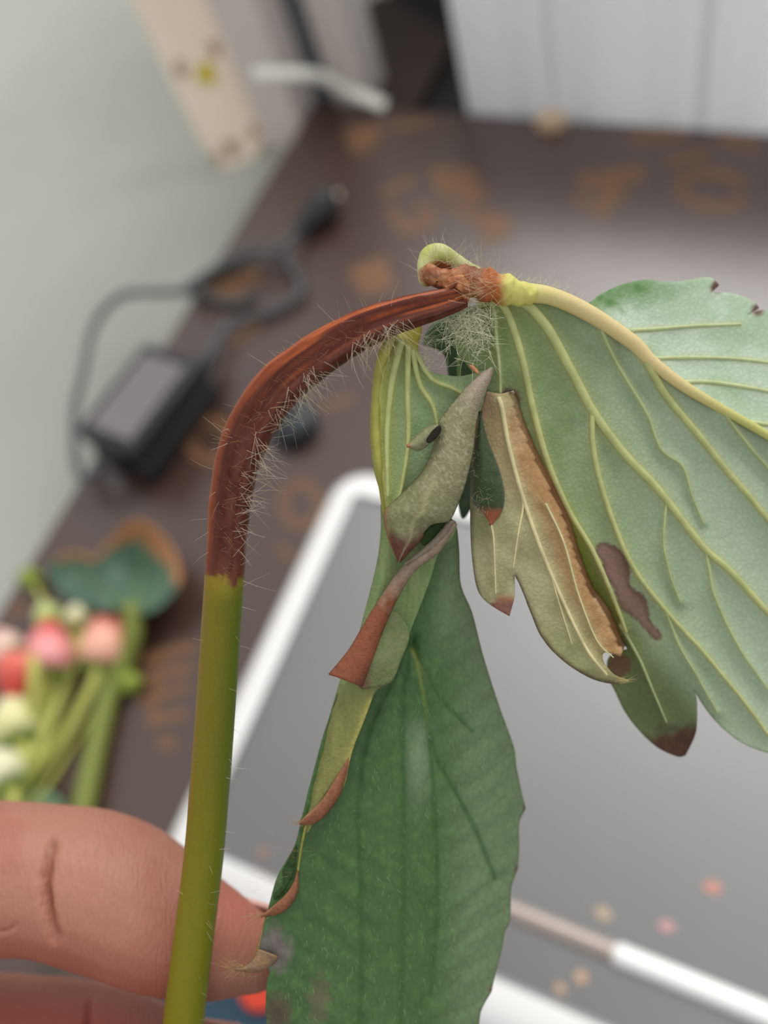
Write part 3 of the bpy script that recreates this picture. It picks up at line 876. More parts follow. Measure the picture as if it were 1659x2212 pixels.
INDEX = [(-760, 1960, 104, 10.6), (-430, 1905, 101, 10.0), (-120, 1893, 98.5, 8.9), (30, 1895, 98, 8.6), (110, 1900, 98, 8.5), (180, 1912, 97.6, 8.75), (260, 1940, 97.2, 8.65), (340, 1985, 96.6, 7.9), (420, 2022, 96.2, 6.9), (490, 2045, 96, 5.8), (545, 2058, 96, 4.4)]
MIDDLE = [(-760, 2330, 110, 10.4), (-430, 2290, 110, 9.8), (-120, 2262, 109, 8.8), (60, 2262, 108, 8.3), (180, 2278, 106, 8.2), (300, 2310, 102, 7.6), (400, 2330, 99, 6.6), (448, 2335, 98.2, 5.4)]
RING = [(-760, 2700, 113, 10.0), (-450, 2650, 113, 9.2), (-150, 2600, 111, 8.3), (0, 2620, 107, 7.9), (60, 2690, 101, 7.2), (30, 2760, 97, 6.2)]
PINKY = [(-780, 3040, 118, 8.8), (-520, 3000, 117, 8.0), (-300, 2960, 114, 7.2), (-220, 2990, 109, 6.7), (-220, 3050, 104, 5.8), (-260, 3090, 101, 5.0)]
THUMB = [(-1150, 2560, 98, 13.0), (-850, 2720, 88, 12.0), (-420, 2740, 82, 10.6), (-140, 2700, 80.5, 9.8), (80, 2640, 80.5, 9.6), (230, 2590, 81, 8.6), (330, 2560, 81.5, 6.8)]
hb = MB()
for fng in (INDEX, MIDDLE, RING, PINKY, THUMB): capsule(hb, fng)
for row in ([(-760, 1990, 106, 11), (-1100, 2060, 110, 13), (-1500, 2250, 114, 15), (-1900, 2480, 118, 19)],
            [(-760, 2340, 110, 11), (-1100, 2380, 113, 14), (-1500, 2480, 116, 16), (-1900, 2560, 119, 19)],
            [(-760, 2700, 114, 11), (-1100, 2680, 116, 14), (-1500, 2660, 118, 16), (-1900, 2640, 120, 19)],
            [(-780, 3030, 118, 10), (-1100, 2960, 119, 13), (-1500, 2840, 120, 15), (-1900, 2720, 121, 18)],
            [(-1150, 2560, 100, 13), (-1500, 2560, 110, 17), (-1900, 2600, 118, 20)],
            [(-1850, 2590, 119, 22), (-2150, 2640, 123, 23), (-2600, 2740, 130, 25), (-3400, 2900, 142, 31)],
            [(-1850, 2500, 119, 19), (-2150, 2560, 123, 20), (-2600, 2660, 130, 24), (-3400, 2820, 142, 30)]):
    capsule(hb, row)
tmp = hb.build('hand_tmp', M_skin)
rm = tmp.modifiers.new('r', 'REMESH'); rm.mode = 'VOXEL'; rm.voxel_size = 0.00062
smo = tmp.modifiers.new('s', 'SMOOTH'); smo.factor = 0.5; smo.iterations = 14
dg = bpy.context.evaluated_depsgraph_get(); em = bpy.data.meshes.new_from_object(tmp.evaluated_get(dg))
bpy.data.objects.remove(tmp)
import bmesh
_b = bmesh.new(); _b.from_mesh(em); _Rt = R.transposed()


def _near(vv):
    l = _Rt @ (vv.co - CAM); a, b = l.x / -l.z * FPX + FW / 2, -l.y / -l.z * FPX + FH / 2
    return -40 < a < 330 and 1720 < b < 2230 and (CAM - vv.co).dot(vv.normal) > 0


_sel = {q for q in _b.verts if _near(q)}
bmesh.ops.subdivide_edges(_b, edges=[e for e in _b.edges if e.verts[0] in _sel and e.verts[1] in _sel], cuts=3, use_grid_fill=True, smooth=0.6)
_b.normal_update(); _b.to_mesh(em); _b.free()
nv = len(em.vertices); co = np.zeros(nv * 3); em.vertices.foreach_get('co', co); co = co.reshape(-1, 3)
Rm = np.array(R); loc = (co - np.array(CAM)) @ Rm            # camera axes
hz = -loc[:, 2]; hx = loc[:, 0] / hz * FPX + FW / 2; hy = -loc[:, 1] / hz * FPX + FH / 2; hz = hz * 1000
nr = np.zeros(nv * 3); em.vertices.foreach_get('normal', nr); nr = nr.reshape(-1, 3)
facing = ((np.array(CAM) - co) * nr).sum(1) > 0
push = np.zeros(nv)
CREASES = [([(118, 1800), (108, 1840), (100, 1880), (98, 1930), (108, 1990), (128, 2050)], 1.1, 13), ([(40, 1990), (20, 2010), (-20, 2015)], 0.18, 6), ([(190, 1830), (178, 1870)], 0.12, 4), ([(222, 1815), (208, 1860)], 0.12, 4), ([(250, 1820), (240, 1850)], 0.10, 4),
           ([(-130, 1790), (-150, 1890), (-135, 2000)], 0.8, 9), ([(196, 2150), (188, 2240), (200, 2320)], 0.8, 8), ([(-60, 2140), (-75, 2230), (-60, 2310)], 0.7, 8)]
for pts, dp, wd_ in CREASES:
    d, t = dpoly(hx, hy, spline(pts, 8))
    d, t = dpoly(hx + 7 * (fbm(hx / 30, hy / 22, 1) - 0.5), hy, spline(pts, 8))
    push += np.where(facing, dp * np.exp(-(d / wd_) ** 2) * (0.35 + 0.65 * np.sin(np.pi * np.clip(t, 0.0, 1.0))) * sm(0, 0.12, t) * sm(1, 0.88, t), 0)
co2 = co - nr * (push * 0.001)[:, None]
em.vertices.foreach_set('co', co2.ravel())
base = lin((168, 116, 96)) * np.ones((nv, 3))
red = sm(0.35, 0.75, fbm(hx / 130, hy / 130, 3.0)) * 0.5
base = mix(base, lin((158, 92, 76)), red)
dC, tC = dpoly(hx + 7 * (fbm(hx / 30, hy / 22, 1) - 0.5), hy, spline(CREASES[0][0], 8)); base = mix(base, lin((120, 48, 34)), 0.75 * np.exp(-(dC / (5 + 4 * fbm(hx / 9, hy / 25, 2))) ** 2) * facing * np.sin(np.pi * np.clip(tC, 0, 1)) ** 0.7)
base = mix(base, lin((206, 120, 102)), 0.6 * np.exp(-((hx - 520) ** 2 + (hy - 1960) ** 2) / 6000.0))     # ruddy fingertip
base = mix(base, lin((190, 104, 92)), 0.6 * sm(2080, 2200, hy) * sm(400, 250, hx))
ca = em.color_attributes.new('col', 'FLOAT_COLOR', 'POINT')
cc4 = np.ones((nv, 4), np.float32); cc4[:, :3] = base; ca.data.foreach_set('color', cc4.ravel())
ul = em.uv_layers.new(name='uv'); li = np.zeros(len(em.loops), np.int32); em.loops.foreach_get('vertex_index', li)
ul.data.foreach_set('uv', (np.stack([hx, -hy], 1)[li] / 1000).astype(np.float32).ravel())
em.polygons.foreach_set('use_smooth', [True] * len(em.polygons))
em.materials.clear(); em.materials.append(M_skin)
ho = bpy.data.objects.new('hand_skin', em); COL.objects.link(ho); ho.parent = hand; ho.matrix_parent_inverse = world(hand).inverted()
# nails, on the far side of the fingertips
M_nail = plain('fingernail', (226, 178, 164), rough=0.3, noise=0.03)
for fng in (INDEX, MIDDLE, RING, PINKY, THUMB):
    (x1, y1, z1, r1), (x0_, y0_, z0_, r0_) = fng[-1], fng[-3]
    a, b = at(x1, y1, z1), at(x0_, y0_, z0_); ax_ = (a - b).normalized(); bk = (R @ Vector((0, 0, -1)))
    bk = (bk - ax_ * bk.dot(ax_)).normalized(); sd_ = ax_.cross(bk); r = (r1 + r0_) * 0.0005
    c = a.lerp(b, 0.35); vv, ff = [], []
    for j in range(6):
        for i in range(7):
            th = (i / 6 - 0.5) * 1.9; l = (j / 5 - 0.5) * r * 1.9
            vv.append(c + ax_ * l + bk * (math.cos(th) * r * 1.03 - 0.0004) + sd_ * (math.sin(th) * r * 0.98))
    ff = [(j * 7 + i, j * 7 + i + 1, (j + 1) * 7 + i + 1, (j + 1) * 7 + i) for j in range(5) for i in range(6)]
    MB().add(vv, ff).build('fingernail', M_nail, hand, thick=0.0006)

# ------------------------------------------------------------------ the wilted strawberry leaf
plant = empty('strawberry_leaf', at(400, 2210, 87), 'wilted strawberry leaf with a rotted red-brown bent stalk, held up in front of everything', 'leaf')
HAIRS = MB()


def hair(mb, p, d, length, r=0.000032, col=(224, 214, 186), curl=0.35, k=5):
    """one tapered, slightly bent hair from world point p along d"""
    d = d.normalized(); side = Vector(rng.normal(size=3)); side = (side - side.dot(d) * d).normalized() * curl * rng.uniform(-1, 1)
    P = [p + d * (length * t) + side * (length * t * t * 0.5) for t in np.linspace(0, 1, k)]
    v, f = tube(P, [r * (1 - 0.75 * t) for t in np.linspace(0, 1, k)], 3, cap=False)
    mb.add(v, f, lin(col) * rng.uniform(0.8, 1.1))


CX, CY, CZ = R @ Vector((1, 0, 0)), R @ Vector((0, -1, 0)), R @ Vector((0, 0, -1))     # image right, image down, away


def dirpx(ax_, ay_, az_=0.0): return CX * ax_ + CY * ay_ + CZ * az_


# ---- stalk (petiole): px, py, mm, radius px
PET = [(365, 2520, 88.6, 47), (396, 2212, 87.6, 44), (418, 2030, 86.6, 43), (440, 1850, 85.6, 42.5), (455, 1675, 84.6, 42.5), (468, 1500, 83.6, 42.5), (478, 1350, 82.8, 42.5), (485, 1250, 82.2, 42.5), (491, 1150, 81.6, 43), (504, 1040, 80.9, 47), (524, 965, 80.4, 50), (557, 895, 80.0, 52), (606, 832, 79.7, 52), (680, 772, 79.4, 48), (765, 720, 79.2, 43), (850, 685, 79.0, 38), (930, 662, 78.9, 33), (985, 646, 79.0, 27), (1005, 641, 79.2, 22)]
PS = spline(PET, 5)
m_ = len(PS); NS = 40
S_len = np.concatenate([[0], np.cumsum(np.hypot(np.diff(PS[:, 0]), np.diff(PS[:, 1])))])
iy1230 = int(np.argmin(np.abs(PS[:, 1] - 1230) + (PS[:, 0] > 520) * 999))
pv, pc, puv = [], [], []
for i in range(m_):
    x, y, z, r = PS[i]
    a = PS[min(i + 1, m_ - 1)] - PS[max(i - 1, 0)]; t2 = a[:2] / np.linalg.norm(a[:2]); n2 = np.array([-t2[1], t2[0]])   # n2 to the right of travel (up the stalk travel)
    n2 = -n2 if (n2[0] < 0 and abs(n2[0]) > abs(n2[1])) or (abs(n2[1]) >= abs(n2[0]) and n2[1] < 0) else n2               # points right / down in the picture
    dead = float(sm(-70, 30, np.array(S_len[i] - S_len[iy1230])))      # 0 living, 1 rotted
    up = float(sm(250, 700, np.array(S_len[i] - S_len[iy1230])))       # towards the tip of the stalk
    w = PXM(z) * r
    c0_ = at(x, y, z); U = CX * n2[0] + CY * n2[1]; T = CX * t2[0] + CY * t2[1]
    for k in range(NS):
        th = 2 * math.pi * k / NS                      # 0 = right side, 90 = towards lens
        cu, su = math.cos(th), math.sin(th)
        prof = 1.0
        g = 0.0
        front = max(su, 0)
        # living stalk: shallow ribs;  rotted stalk: collapsed trough along the front with ridges at the left rim
        prof += 0.012 * math.cos(6 * th) * (1 - dead)
        trough = math.exp(-((cu - 0.12) / 0.50) ** 2) * (1 if su > 0 else 0)
        flat = 1 - (0.62 - 0.15 * up) * dead * trough * front
        rid = 0.075 * dead * (0.4 + up) * math.sin(cu * (13 + 6 * up) + 0.8 * math.sin(S_len[i] / 90)) * front
        wig = 0.075 * dead * (vnoise(np.array(S_len[i] / 28.0), np.array(k * 0.35), 5.0) - 0.5) * 2
        pv.append(c0_ + U * (cu * w * (1 + wig * 0.5)) - CZ * (su * w * prof * (flat if su > 0 else 1.0 - 0.35 * dead) + w * rid + wig * w * 0.4 * front))
        # colour
        s_ = S_len[i]; nzv = float(fbm(np.array(s_ / 45), np.array(cu * 3.0), 2.0)); n2v = float(fbm(np.array(s_ / 9), np.array(cu * 6.0), 9.0)); st = float(fbm(np.array(s_ / 220), np.array(cu * 9.0), 4.0))
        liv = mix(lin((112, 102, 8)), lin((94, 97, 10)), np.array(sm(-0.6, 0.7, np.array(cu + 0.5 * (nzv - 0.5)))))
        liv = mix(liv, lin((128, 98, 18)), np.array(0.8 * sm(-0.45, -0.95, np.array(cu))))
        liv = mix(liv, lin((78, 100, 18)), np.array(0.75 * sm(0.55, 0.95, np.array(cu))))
        low = float(sm(1500, 2150, np.array(y))); liv = mix(liv, lin((122, 122, 12)), np.array(0.6 * low))
        ded = mix(lin((100, 46, 30)), lin((72, 31, 20)), np.array(float(sm(0.35, 0.7, np.array(n2v)))))
        ded = mix(ded, lin((112, 66, 50)), np.array(0.6 * float(sm(0.4, 0.7, np.array(nzv)))) * trough * (1 - 0.6 * up))
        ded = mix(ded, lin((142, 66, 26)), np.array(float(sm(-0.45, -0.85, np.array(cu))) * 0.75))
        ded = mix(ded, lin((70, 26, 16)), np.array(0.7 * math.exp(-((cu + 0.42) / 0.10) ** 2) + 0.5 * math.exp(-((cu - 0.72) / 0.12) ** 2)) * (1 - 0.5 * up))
        ora = mix(lin((178, 86, 34)), lin((96, 38, 20)), np.array(float(sm(0.42, 0.62, np.array(st)))))
        ora = mix(ora, lin((96, 42, 32)), np.array(float(sm(0.1, 0.7, np.array(cu)))) * 0.8)
        ded = mix(ded, ora, np.array(up * float(sm(0.75, 0.05, np.array(cu)))))
        strl = 0.5 + 0.5 * math.sin(cu * (15 + 8 * up) + 1.2 * math.sin(s_ / 80) + 2 * nzv)
        ded = ded * (1 - (0.15 + 0.30 * up) * max(strl - 0.35, 0) / 0.65) * (0.84 + 0.40 * n2v)
        dd = float(sm(0.35, 0.65, np.array(dead + 0.9 * (nzv - 0.5) * dead * (1 - dead) * 4 + 0.5 * (n2v - 0.5) - 0.25 * math.exp(-((cu - 0.05) / 0.35) ** 2) * (dead < 0.95))))
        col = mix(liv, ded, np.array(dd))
        edge = math.exp(-((S_len[i] - S_len[iy1230]) / 45) ** 2)
        col = mix(col, lin((150, 120, 30)), np.array(0.45 * edge * (1 - dd)))
        col = mix(col, lin((96, 44, 26)), np.array(0.5 * edge * dd))
        pc.append(col); puv.append((cu * r / 1000 * 1.2 + 0.3, s_ / 1000))
pf = [(i * NS + k, i * NS + (k + 1) % NS, (i + 1) * NS + (k + 1) % NS, (i + 1) * NS + k) for i in range(m_ - 1) for k in range(NS)]
pf += [tuple(range(NS))[::-1], tuple((m_ - 1) * NS + k for k in range(NS))]
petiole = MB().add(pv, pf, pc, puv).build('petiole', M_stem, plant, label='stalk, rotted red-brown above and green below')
import bmesh as _bm
_b = _bm.new(); _b.from_mesh(petiole.data); _bm.ops.recalc_face_normals(_b, faces=_b.faces); _b.to_mesh(petiole.data); _b.free()

# hairs along the stalk: many on the rotted part, few on the green
hp = MB()
CL = rng.beta(2.4, 1.4, 26) * 880 + S_len[iy1230] - 120
for i in range(360):
    s = (CL[rng.integers(26)] + rng.normal(0, 12) if i % 5 else rng.beta(2.0, 1.6) * 900 + S_len[iy1230] - 160) if i < 320 else rng.uniform(300, S_len[iy1230])
    j = int(np.clip(np.searchsorted(S_len, s), 1, m_ - 2)); x, y, z, r = PS[j]
    a = PS[j + 1] - PS[j - 1]; t2 = a[:2] / np.linalg.norm(a[:2]); n2 = np.array([-t2[1], t2[0]])
    if abs(n2[1]) > abs(n2[0]) * 0.6:
        if n2[1] < 0: n2 = -n2
    elif n2[0] < 0: n2 = -n2
    side = 1 if rng.random() < 0.84 else -1
    cu = side * rng.uniform(0.35, 1.0); su = math.sqrt(1 - cu * cu) * (1 if rng.random() < 0.75 else -1)
    w = PXM(z) * r; U = CX * n2[0] + CY * n2[1]; T = CX * t2[0] + CY * t2[1]
    p = at(x, y, z) + U * (cu * w * 0.97) - CZ * (su * w * 0.75)
    d = U * (cu * 1.0) - CZ * (su * 0.45) + T * rng.normal(0, 0.45) + CY * 0.1
    L = (rng.uniform(28, 88) if side > 0 else rng.uniform(15, 60)) if i < 320 else rng.uniform(15, 40)
    hair(hp, p, d, PXM(80) * L, r=rng.uniform(0.000016, 0.000028), col=(206, 186, 152) if rng.random() < 0.5 else (228, 218, 198), curl=0.6)
# flat-lying fuzz on the front of the rotted stalk
for i in range(150):
    s = S_len[iy1230] + rng.uniform(-120, 640); j = int(np.clip(np.searchsorted(S_len, s), 1, m_ - 2)); x, y, z, r = PS[j]
    cu = rng.uniform(-0.4, 0.8); w = PXM(z) * r
    hair(hp, at(x + cu * r * 0.8, y + rng.uniform(-8, 8), z) - CZ * w * 0.62, dirpx(rng.uniform(-1, 1), rng.uniform(-0.8, 0.8), -0.25), PXM(80) * rng.uniform(14, 42), r=0.000018, col=(176, 128, 96), curl=0.9)
hp = hp.build('hairs', M_hair, petiole, label='pale bristly hairs'); hp['kind'] = 'stuff'


def twotone(v, f, colfn):
    return [colfn(p) for p in v]


def topx(p):
    l = R.transposed() @ (Vector(p) - CAM); return l.x / -l.z * FPX + FW / 2, -l.y / -l.z * FPX + FH / 2


# ---- the joint: yellow-green knob of the terminal leaflet, brown crumpled tissue
def knobtube(pts, colfn, name, mat, n=18, wob=0.0):
    P = spline(pts, 4)
    v, f = rtube([at(a, b, c) for a, b, c, _ in P], [PXM(c) * r * (1 + wob * (float(vnoise(np.array(a / 14), np.array(b / 14), 3.3)) - 0.5)) for a, b, c, r in P], n)
    if wob:
        v = [p + dirpx(*(np.array([float(vnoise(np.array(topx(p)[0] / 9), np.array(topx(p)[1] / 9), q)) - 0.5 for q in (1., 2., 3.)]) * wob * 0.0008)) for p in v]
    X = np.array([topx(p) for p in v]); C = colfn(X[:, 0], X[:, 1])
    return MB().add(v, f, C, pxuv(X[:, 0], X[:, 1])).build(name, mat, plant)


def knobcol(x, y):
    c = mix(lin((204, 206, 148)), lin((178, 186, 98)), sm(0.3, 0.7, fbm(x / 40, y / 40, 1)))
    d = np.hypot((x - 950) / 48, (y - 594) / 30)
    return mix(lin((166, 100, 62)) * np.ones((len(x), 3)), c, sm(0.85, 1.1, d + 0.3 * (fbm(x / 10, y / 10, 2) - 0.5)))


knobtube([(922, 600, 80.2, 19), (920, 574, 80.4, 19), (930, 555, 80.8, 24), (950, 553, 81.4, 26), (978, 570, 82.4, 24), (1008, 588, 83.5, 22), (1040, 608, 84.8, 21), (1050, 660, 87, 17)], knobcol, 'petiolule', M_vein)


def crumcol(x, y):
    n1 = fbm(x / 12, y / 7, 4); n0 = fbm(x / 30, y / 5, 8)
    c = mix(lin((152, 88, 56)), lin((186, 132, 92)), sm(0.3, 0.7, n1)); c = mix(c, lin((110, 66, 48)), sm(0.55, 0.75, n0) * 0.7)
    c = mix(c, lin((184, 96, 40)), sm(1030, 1066, x) * 0.75)
    c = mix(c, lin((212, 206, 116)), sm(1074, 1098, x + 14 * (fbm(x / 9, y / 9, 6) - 0.5)))
    return c


crum = knobtube([(928, 588, 79.6, 16), (945, 600, 79.2, 22), (975, 604, 79.6, 26), (1010, 608, 80.0, 31), (1045, 616, 80.2, 36), (1075, 622, 80.4, 36), (1105, 630, 80.6, 31), (1140, 638, 80.8, 22)], crumcol, 'petiolule', M_vein, 22, 0.38)
crum['label'] = 'brown rotted stalk of the right leaflet'
knobtube([(1003, 640, 79.0, 13), (1000, 622, 78.6, 16), (985, 616, 78.7, 15), (955, 614, 78.8, 14), (935, 600, 79.0, 13)], lambda x, y: mix(lin((198, 136, 90)), lin((150, 88, 58)), sm(0.3, 0.7, fbm(x / 14, y / 6, 3))), 'stalk_end', M_dry, 14, 0.7)

# ---- right leaflet
right = None
MID = [(1050, 614), (1079, 617), (1130, 624), (1190, 638), (1269, 676), (1367, 740), (1408, 782), (1475, 833), (1553, 880), (1659, 941), (1800, 1030), (1950, 1140), (2060, 1270)]
V = dict(
    s1=[(1075, 640), (1130, 653), (1176, 699), (1207, 751), (1243, 818), (1285, 895), (1347, 978), (1424, 1060), (1517, 1179), (1579, 1235), (1659, 1323), (1760, 1430)],
    s2=[(1068, 650), (1089, 664), (1109, 709), (1130, 782), (1151, 880), (1182, 993), (1228, 1101), (1280, 1189), (1321, 1282), (1352, 1364)],
    s0=[(1062, 655), (1069, 682), (1072, 730), (1079, 792), (1081, 849)],
    b1=[(1280, 888), (1280, 952), (1295, 1034), (1321, 1117), (1352, 1194), (1388, 1256), (1455, 1338), (1517, 1405), (1568, 1467), (1610, 1519), (1659, 1586)],
    m1=[(1390, 768), (1439, 854), (1506, 936), (1568, 1014), (1630, 1086), (1720, 1200), (1800, 1290)],
    m2=[(1300, 715), (1325, 770), (1352, 818), (1398, 895), (1429, 972), (1475, 1008), (1496, 1075), (1520, 1130)],
    m3=[(1560, 886), (1600, 940), (1659, 1010), (1750, 1090)],
    t1=[(1440, 1080), (1436, 1120), (1434, 1179), (1450, 1250), (1470, 1300)],
    t2=[(1522, 1184), (1532, 1230), (1542, 1282), (1573, 1354), (1610, 1420), (1659, 1490)],
    t3=[(1340, 1350), (1380, 1420), (1410, 1490), (1440, 1560)],
    t4=[(1440, 1325), (1470, 1400), (1500, 1450), (1550, 1540)],
)
VW = dict(s1=(12, 5), s2=(9, 4), s0=(5, 3), b1=(6.5, 3), m1=(9, 4), m2=(4.5, 2), m3=(4, 2), t1=(3.5, 1.5), t2=(4, 1.8), t3=(4, 1.5), t4=(3, 1.2))
U_ = dict(u1=[(1330, 716), (1400, 712), (1500, 704), (1600, 700)], u2=[(1405, 775), (1500, 772), (1600, 776), (1720, 790)], u3=[(1470, 826), (1540, 826), (1659, 845), (1800, 880)], u4=[(1610, 910), (1720, 930), (1850, 980)])


def rz(x, y):
    """general lie of the right leaflet: drooping away from the joint, folded along the midrib"""
    d, t = dpoly(x, y, MID)
    ymid = np.interp(x, [p[0] for p in MID], [p[1] for p in MID])
    z = 80.6 + np.maximum(x - 1080, 0) * 0.0085
    below = y > ymid
    z = z + np.where(below, 0.0042 * d + 0.6 * sm(0, 60, d), 0.016 * d + 0.6 * sm(0, 40, d))
    return z


def rfield(x, y, names=None):
    dv = np.full(x.shape, 1e9)
    for k, p in V.items():
        d, t = dpoly(x, y, spline(p, 14)); w = VW[k][0] * (1 - t) + VW[k][1] * t
        dv = np.minimum(dv, d / np.maximum(w, 3))
    return dv


def rdepth(x, y):
    dv = rfield(x, y)
    z = rz(x, y) + 1.0 * (1 - np.exp(-np.maximum(dv - 0.7, 0) / 4.2)) + 0.25 * (fbm(x / 60, y / 60, 3) - 0.5)
    # crest of the folded band turns back to the left
    d, t = dpoly(x, y, FOLD); inside = sm(70, 0, d)
    z = z + 0.7 * inside * inside
    # the dark second lobe bends back
    z = z + 2.6 * sm(-40, 160, (y - 1400) * 0.8 - (x - 1420) * 0.9) * sm(1560, 1480, x)
    return z


FOLD = [(1109, 843), (1120, 869), (1135, 916), (1166, 988), (1187, 1029), (1228, 1117), (1254, 1199), (1280, 1266), (1316, 1318), (1344, 1385), (1358, 1404)]


def rcol(x, y):
    nA = fbm(x / 70, y / 70, 1); nB = fbm(x / 16, y / 16, 2)
    c = mix(lin((160, 178, 130)), lin((142, 163, 112)), sm(0.3, 0.7, nA)); c = mix(c, lin((158, 180, 140)), 0.4 * sm(0.5, 0.75, nB))
    c = mix(c, lin((198, 214, 190)), 0.75 * sm(1250, 1640, x + 0.25 * (1300 - y)))                       # paler to the right, backlight painted into the colour
    c = mix(c, lin((132, 156, 84)), 0.7 * np.exp(-((x - 1060) ** 2 + (y - 700) ** 2) / 9000))
    d, t = dpoly(x, y, FOLD)
    c = mix(c, lin((146, 168, 66)), sm(20 + 20 * t, 6, d) * sm(0.25, 0.5, t) * 0.9)       # yellow-green crest
    # veins
    for k, p in V.items():
        dv, tv = dpoly(x, y, spline(p, 14)); w = VW[k][0] * (1 - tv) + VW[k][1] * tv
        c = mix(c, lin((196, 200, 130)), 0.55 * np.exp(-(dv / (w * 1.6)) ** 2))
    # purple-brown blotch
    bl = [(1303, 1188), (1322, 1205), (1338, 1250), (1355, 1290), (1375, 1310), (1395, 1345), (1420, 1372)]
    db, tb = dpoly(x, y, spline(bl, 8)); wid = 24 * (1 - 0.62 * sm(0.55, 1.0, tb)) * (0.75 + 0.5 * np.abs(np.sin(tb * 7.5))) + 6 * (nB - 0.5)
    c = mix(mix(lin((112, 84, 72)), lin((150, 120, 104)), sm(1.0, 0.3, db / np.maximum(wid, 1))), c, sm(0.85, 1.1, db / np.maximum(wid, 1)))
    # brown top of the dead patch
    dt = np.hypot((x - 1098) / 26, (y - 868) / 36); c = mix(mix(lin((134, 112, 84)), lin((106, 84, 66)), nB), c, sm(0.75, 1.1, dt + 0.5 * (nB - 0.5)))
    # folded-back bottom lobe, its shade painted in as dull olive, with a brown tip
    lob = sm(-30, 70, (y - 1400) * 0.8 - (x - 1420) * 0.9) * sm(1545, 1495, x)
    c = mix(c, mix(lin((112, 126, 76)), lin((90, 104, 58)), nB), lob * 0.85)
    tip = sm(1560, 1600, y + 30 * (nB - 0.5) + 0.25 * (x - 1450)) * sm(1560, 1510, x); c = mix(c, mix(lin((108, 74, 52)), lin((80, 52, 44)), nB), tip)
    ds = np.hypot((x - 1338) / 26, (y - 1436) / 28); c = mix(lin((120, 88, 62)) * np.ones((len(x), 3)), c, sm(0.7, 1.1, ds + 0.5 * (nB - 0.5)))
    return c


R1 = [(1040, 618, 'c'), (1079, 610), (1130, 619), (1192, 634), (1269, 672), (1367, 736), (1408, 778), (1475, 829), (1553, 876), (1659, 937), (1800, 1026), (1950, 1136), (2070, 1275, 'c'), (2080, 1320), (1985, 1490), (1860, 1605), (1745, 1648), (1659, 1627), (1612, 1610), (1575, 1585), (1540, 1552), (1515, 1518), (1497, 1488, 'c'), (1505, 1514), (1505, 1560), (1500, 1592), (1481, 1632, 'c'), (1465, 1635), (1424, 1617), (1388, 1586), (1352, 1540), (1330, 1495), (1318, 1470), (1312, 1430), (1330, 1410), (1356, 1404, 'c'), (1344, 1385), (1316, 1318), (1280, 1266), (1254, 1199), (1228, 1117), (1187, 1029), (1166, 988), (1135, 916), (1120, 869), (1109, 843, 'c'), (1075, 858, 'c'), (1050, 846), (1032, 820), (1010, 790), (990, 762), (978, 735), (990, 700), (1020, 680), (1045, 655)]
mb = MB()
sheet(mb, R1, rdepth, rcol, gap=5.5)
R3 = [(1200, 637, 'c'), (1262, 656), (1300, 634), (1345, 614), (1395, 604), (1430, 608), (1470, 607), (1520, 599), (1541, 602), (1554, 616, 'c'), (1535, 634, 'c'), (1560, 631), (1600, 638), (1634, 656), (1640, 666, 'c'), (1613, 682, 'c'), (1645, 670), (1720, 676), (1765, 722, 'c'), (1740, 735, 'c'), (1850, 790), (1950, 900), (2040, 1080), (2068, 1272, 'c'), (1950, 1140), (1800, 1030), (1659, 941), (1553, 880), (1475, 833), (1408, 782), (1367, 740), (1269, 676)]


def r3col(x, y):
    nA = fbm(x / 60, y / 60, 5); nB = fbm(x / 16, y / 16, 6)
    c = mix(lin((186, 208, 176)), lin((204, 220, 198)), sm(0.3, 0.7, nA))
    c = mix(c, lin((104, 148, 84)), 0.85 * sm(70, 10, y - np.interp(x, [1260, 1345, 1520, 1659], [655, 612, 600, 660])) * sm(1540, 1350, x) + 0.35 * sm(0.5, 0.75, nB) * sm(1500, 1300, x))
    for p in U_.values():
        d, t = dpoly(x, y, spline(p, 14)); c = mix(c, lin((200, 208, 150)), 0.6 * np.exp(-(d / 6.0) ** 2))
    for tx, ty in ((1550, 620), (1637, 668), (1762, 724)):
        c = mix(lin((112, 72, 66)) * np.ones((len(x), 3)), c, sm(8, 20, np.hypot(x - tx, (y - ty)) + 8 * (nB - 0.5)))
    return c


def r3depth(x, y):
    dv = np.full(x.shape, 1e9)
    for p in U_.values(): dv = np.minimum(dv, dpoly(x, y, spline(p, 14))[0])
    return rz(x, y) + 0.3 * (1 - np.exp(-dv / 25)) + 0.3 * (fbm(x / 50, y / 50, 4) - 0.5)


sheet(mb, R3, r3depth, r3col, gap=6.5)

# the dead tan lobe, lying just behind the folded crest
R2V = dict(c=[(1078, 862), (1084, 880), (1099, 962), (1125, 1060), (1166, 1179), (1218, 1302), (1269, 1405), (1310, 1457)], a=[(1128, 1075), (1130, 1096), (1120, 1150), (1109, 1225)], b=[(1060, 1130), (1066, 1160), (1071, 1282)], d=[(1180, 1090), (1218, 1172), (1249, 1282), (1290, 1385), (1325, 1420)], e=[(1190, 1240), (1210, 1310), (1235, 1390)])
R2W = dict(c=(7, 4), a=(3.5, 2), b=(3, 1.8), d=(3, 1.8), e=(2.5, 1.4))
R2 = [(1050, 845, 'c'), (1080, 850), (1112, 850), (1135, 905), (1166, 980), (1195, 1029), (1236, 1117), (1262, 1199), (1288, 1266), (1324, 1318), (1350, 1385), (1341, 1418, 'c'), (1318, 1410), (1303, 1412), (1305, 1431), (1331, 1461), (1360, 1472, 'c'), (1330, 1478), (1285, 1469), (1240, 1445), (1197, 1410), (1165, 1368), (1142, 1312), (1122, 1262), (1112, 1243, 'c'), (1112, 1285), (1106, 1312), (1100, 1331, 'c'), (1072, 1315), (1045, 1295), (1030, 1270), (1021, 1220), (1016, 1150), (1016, 1050), (1022, 960), (1034, 890)]


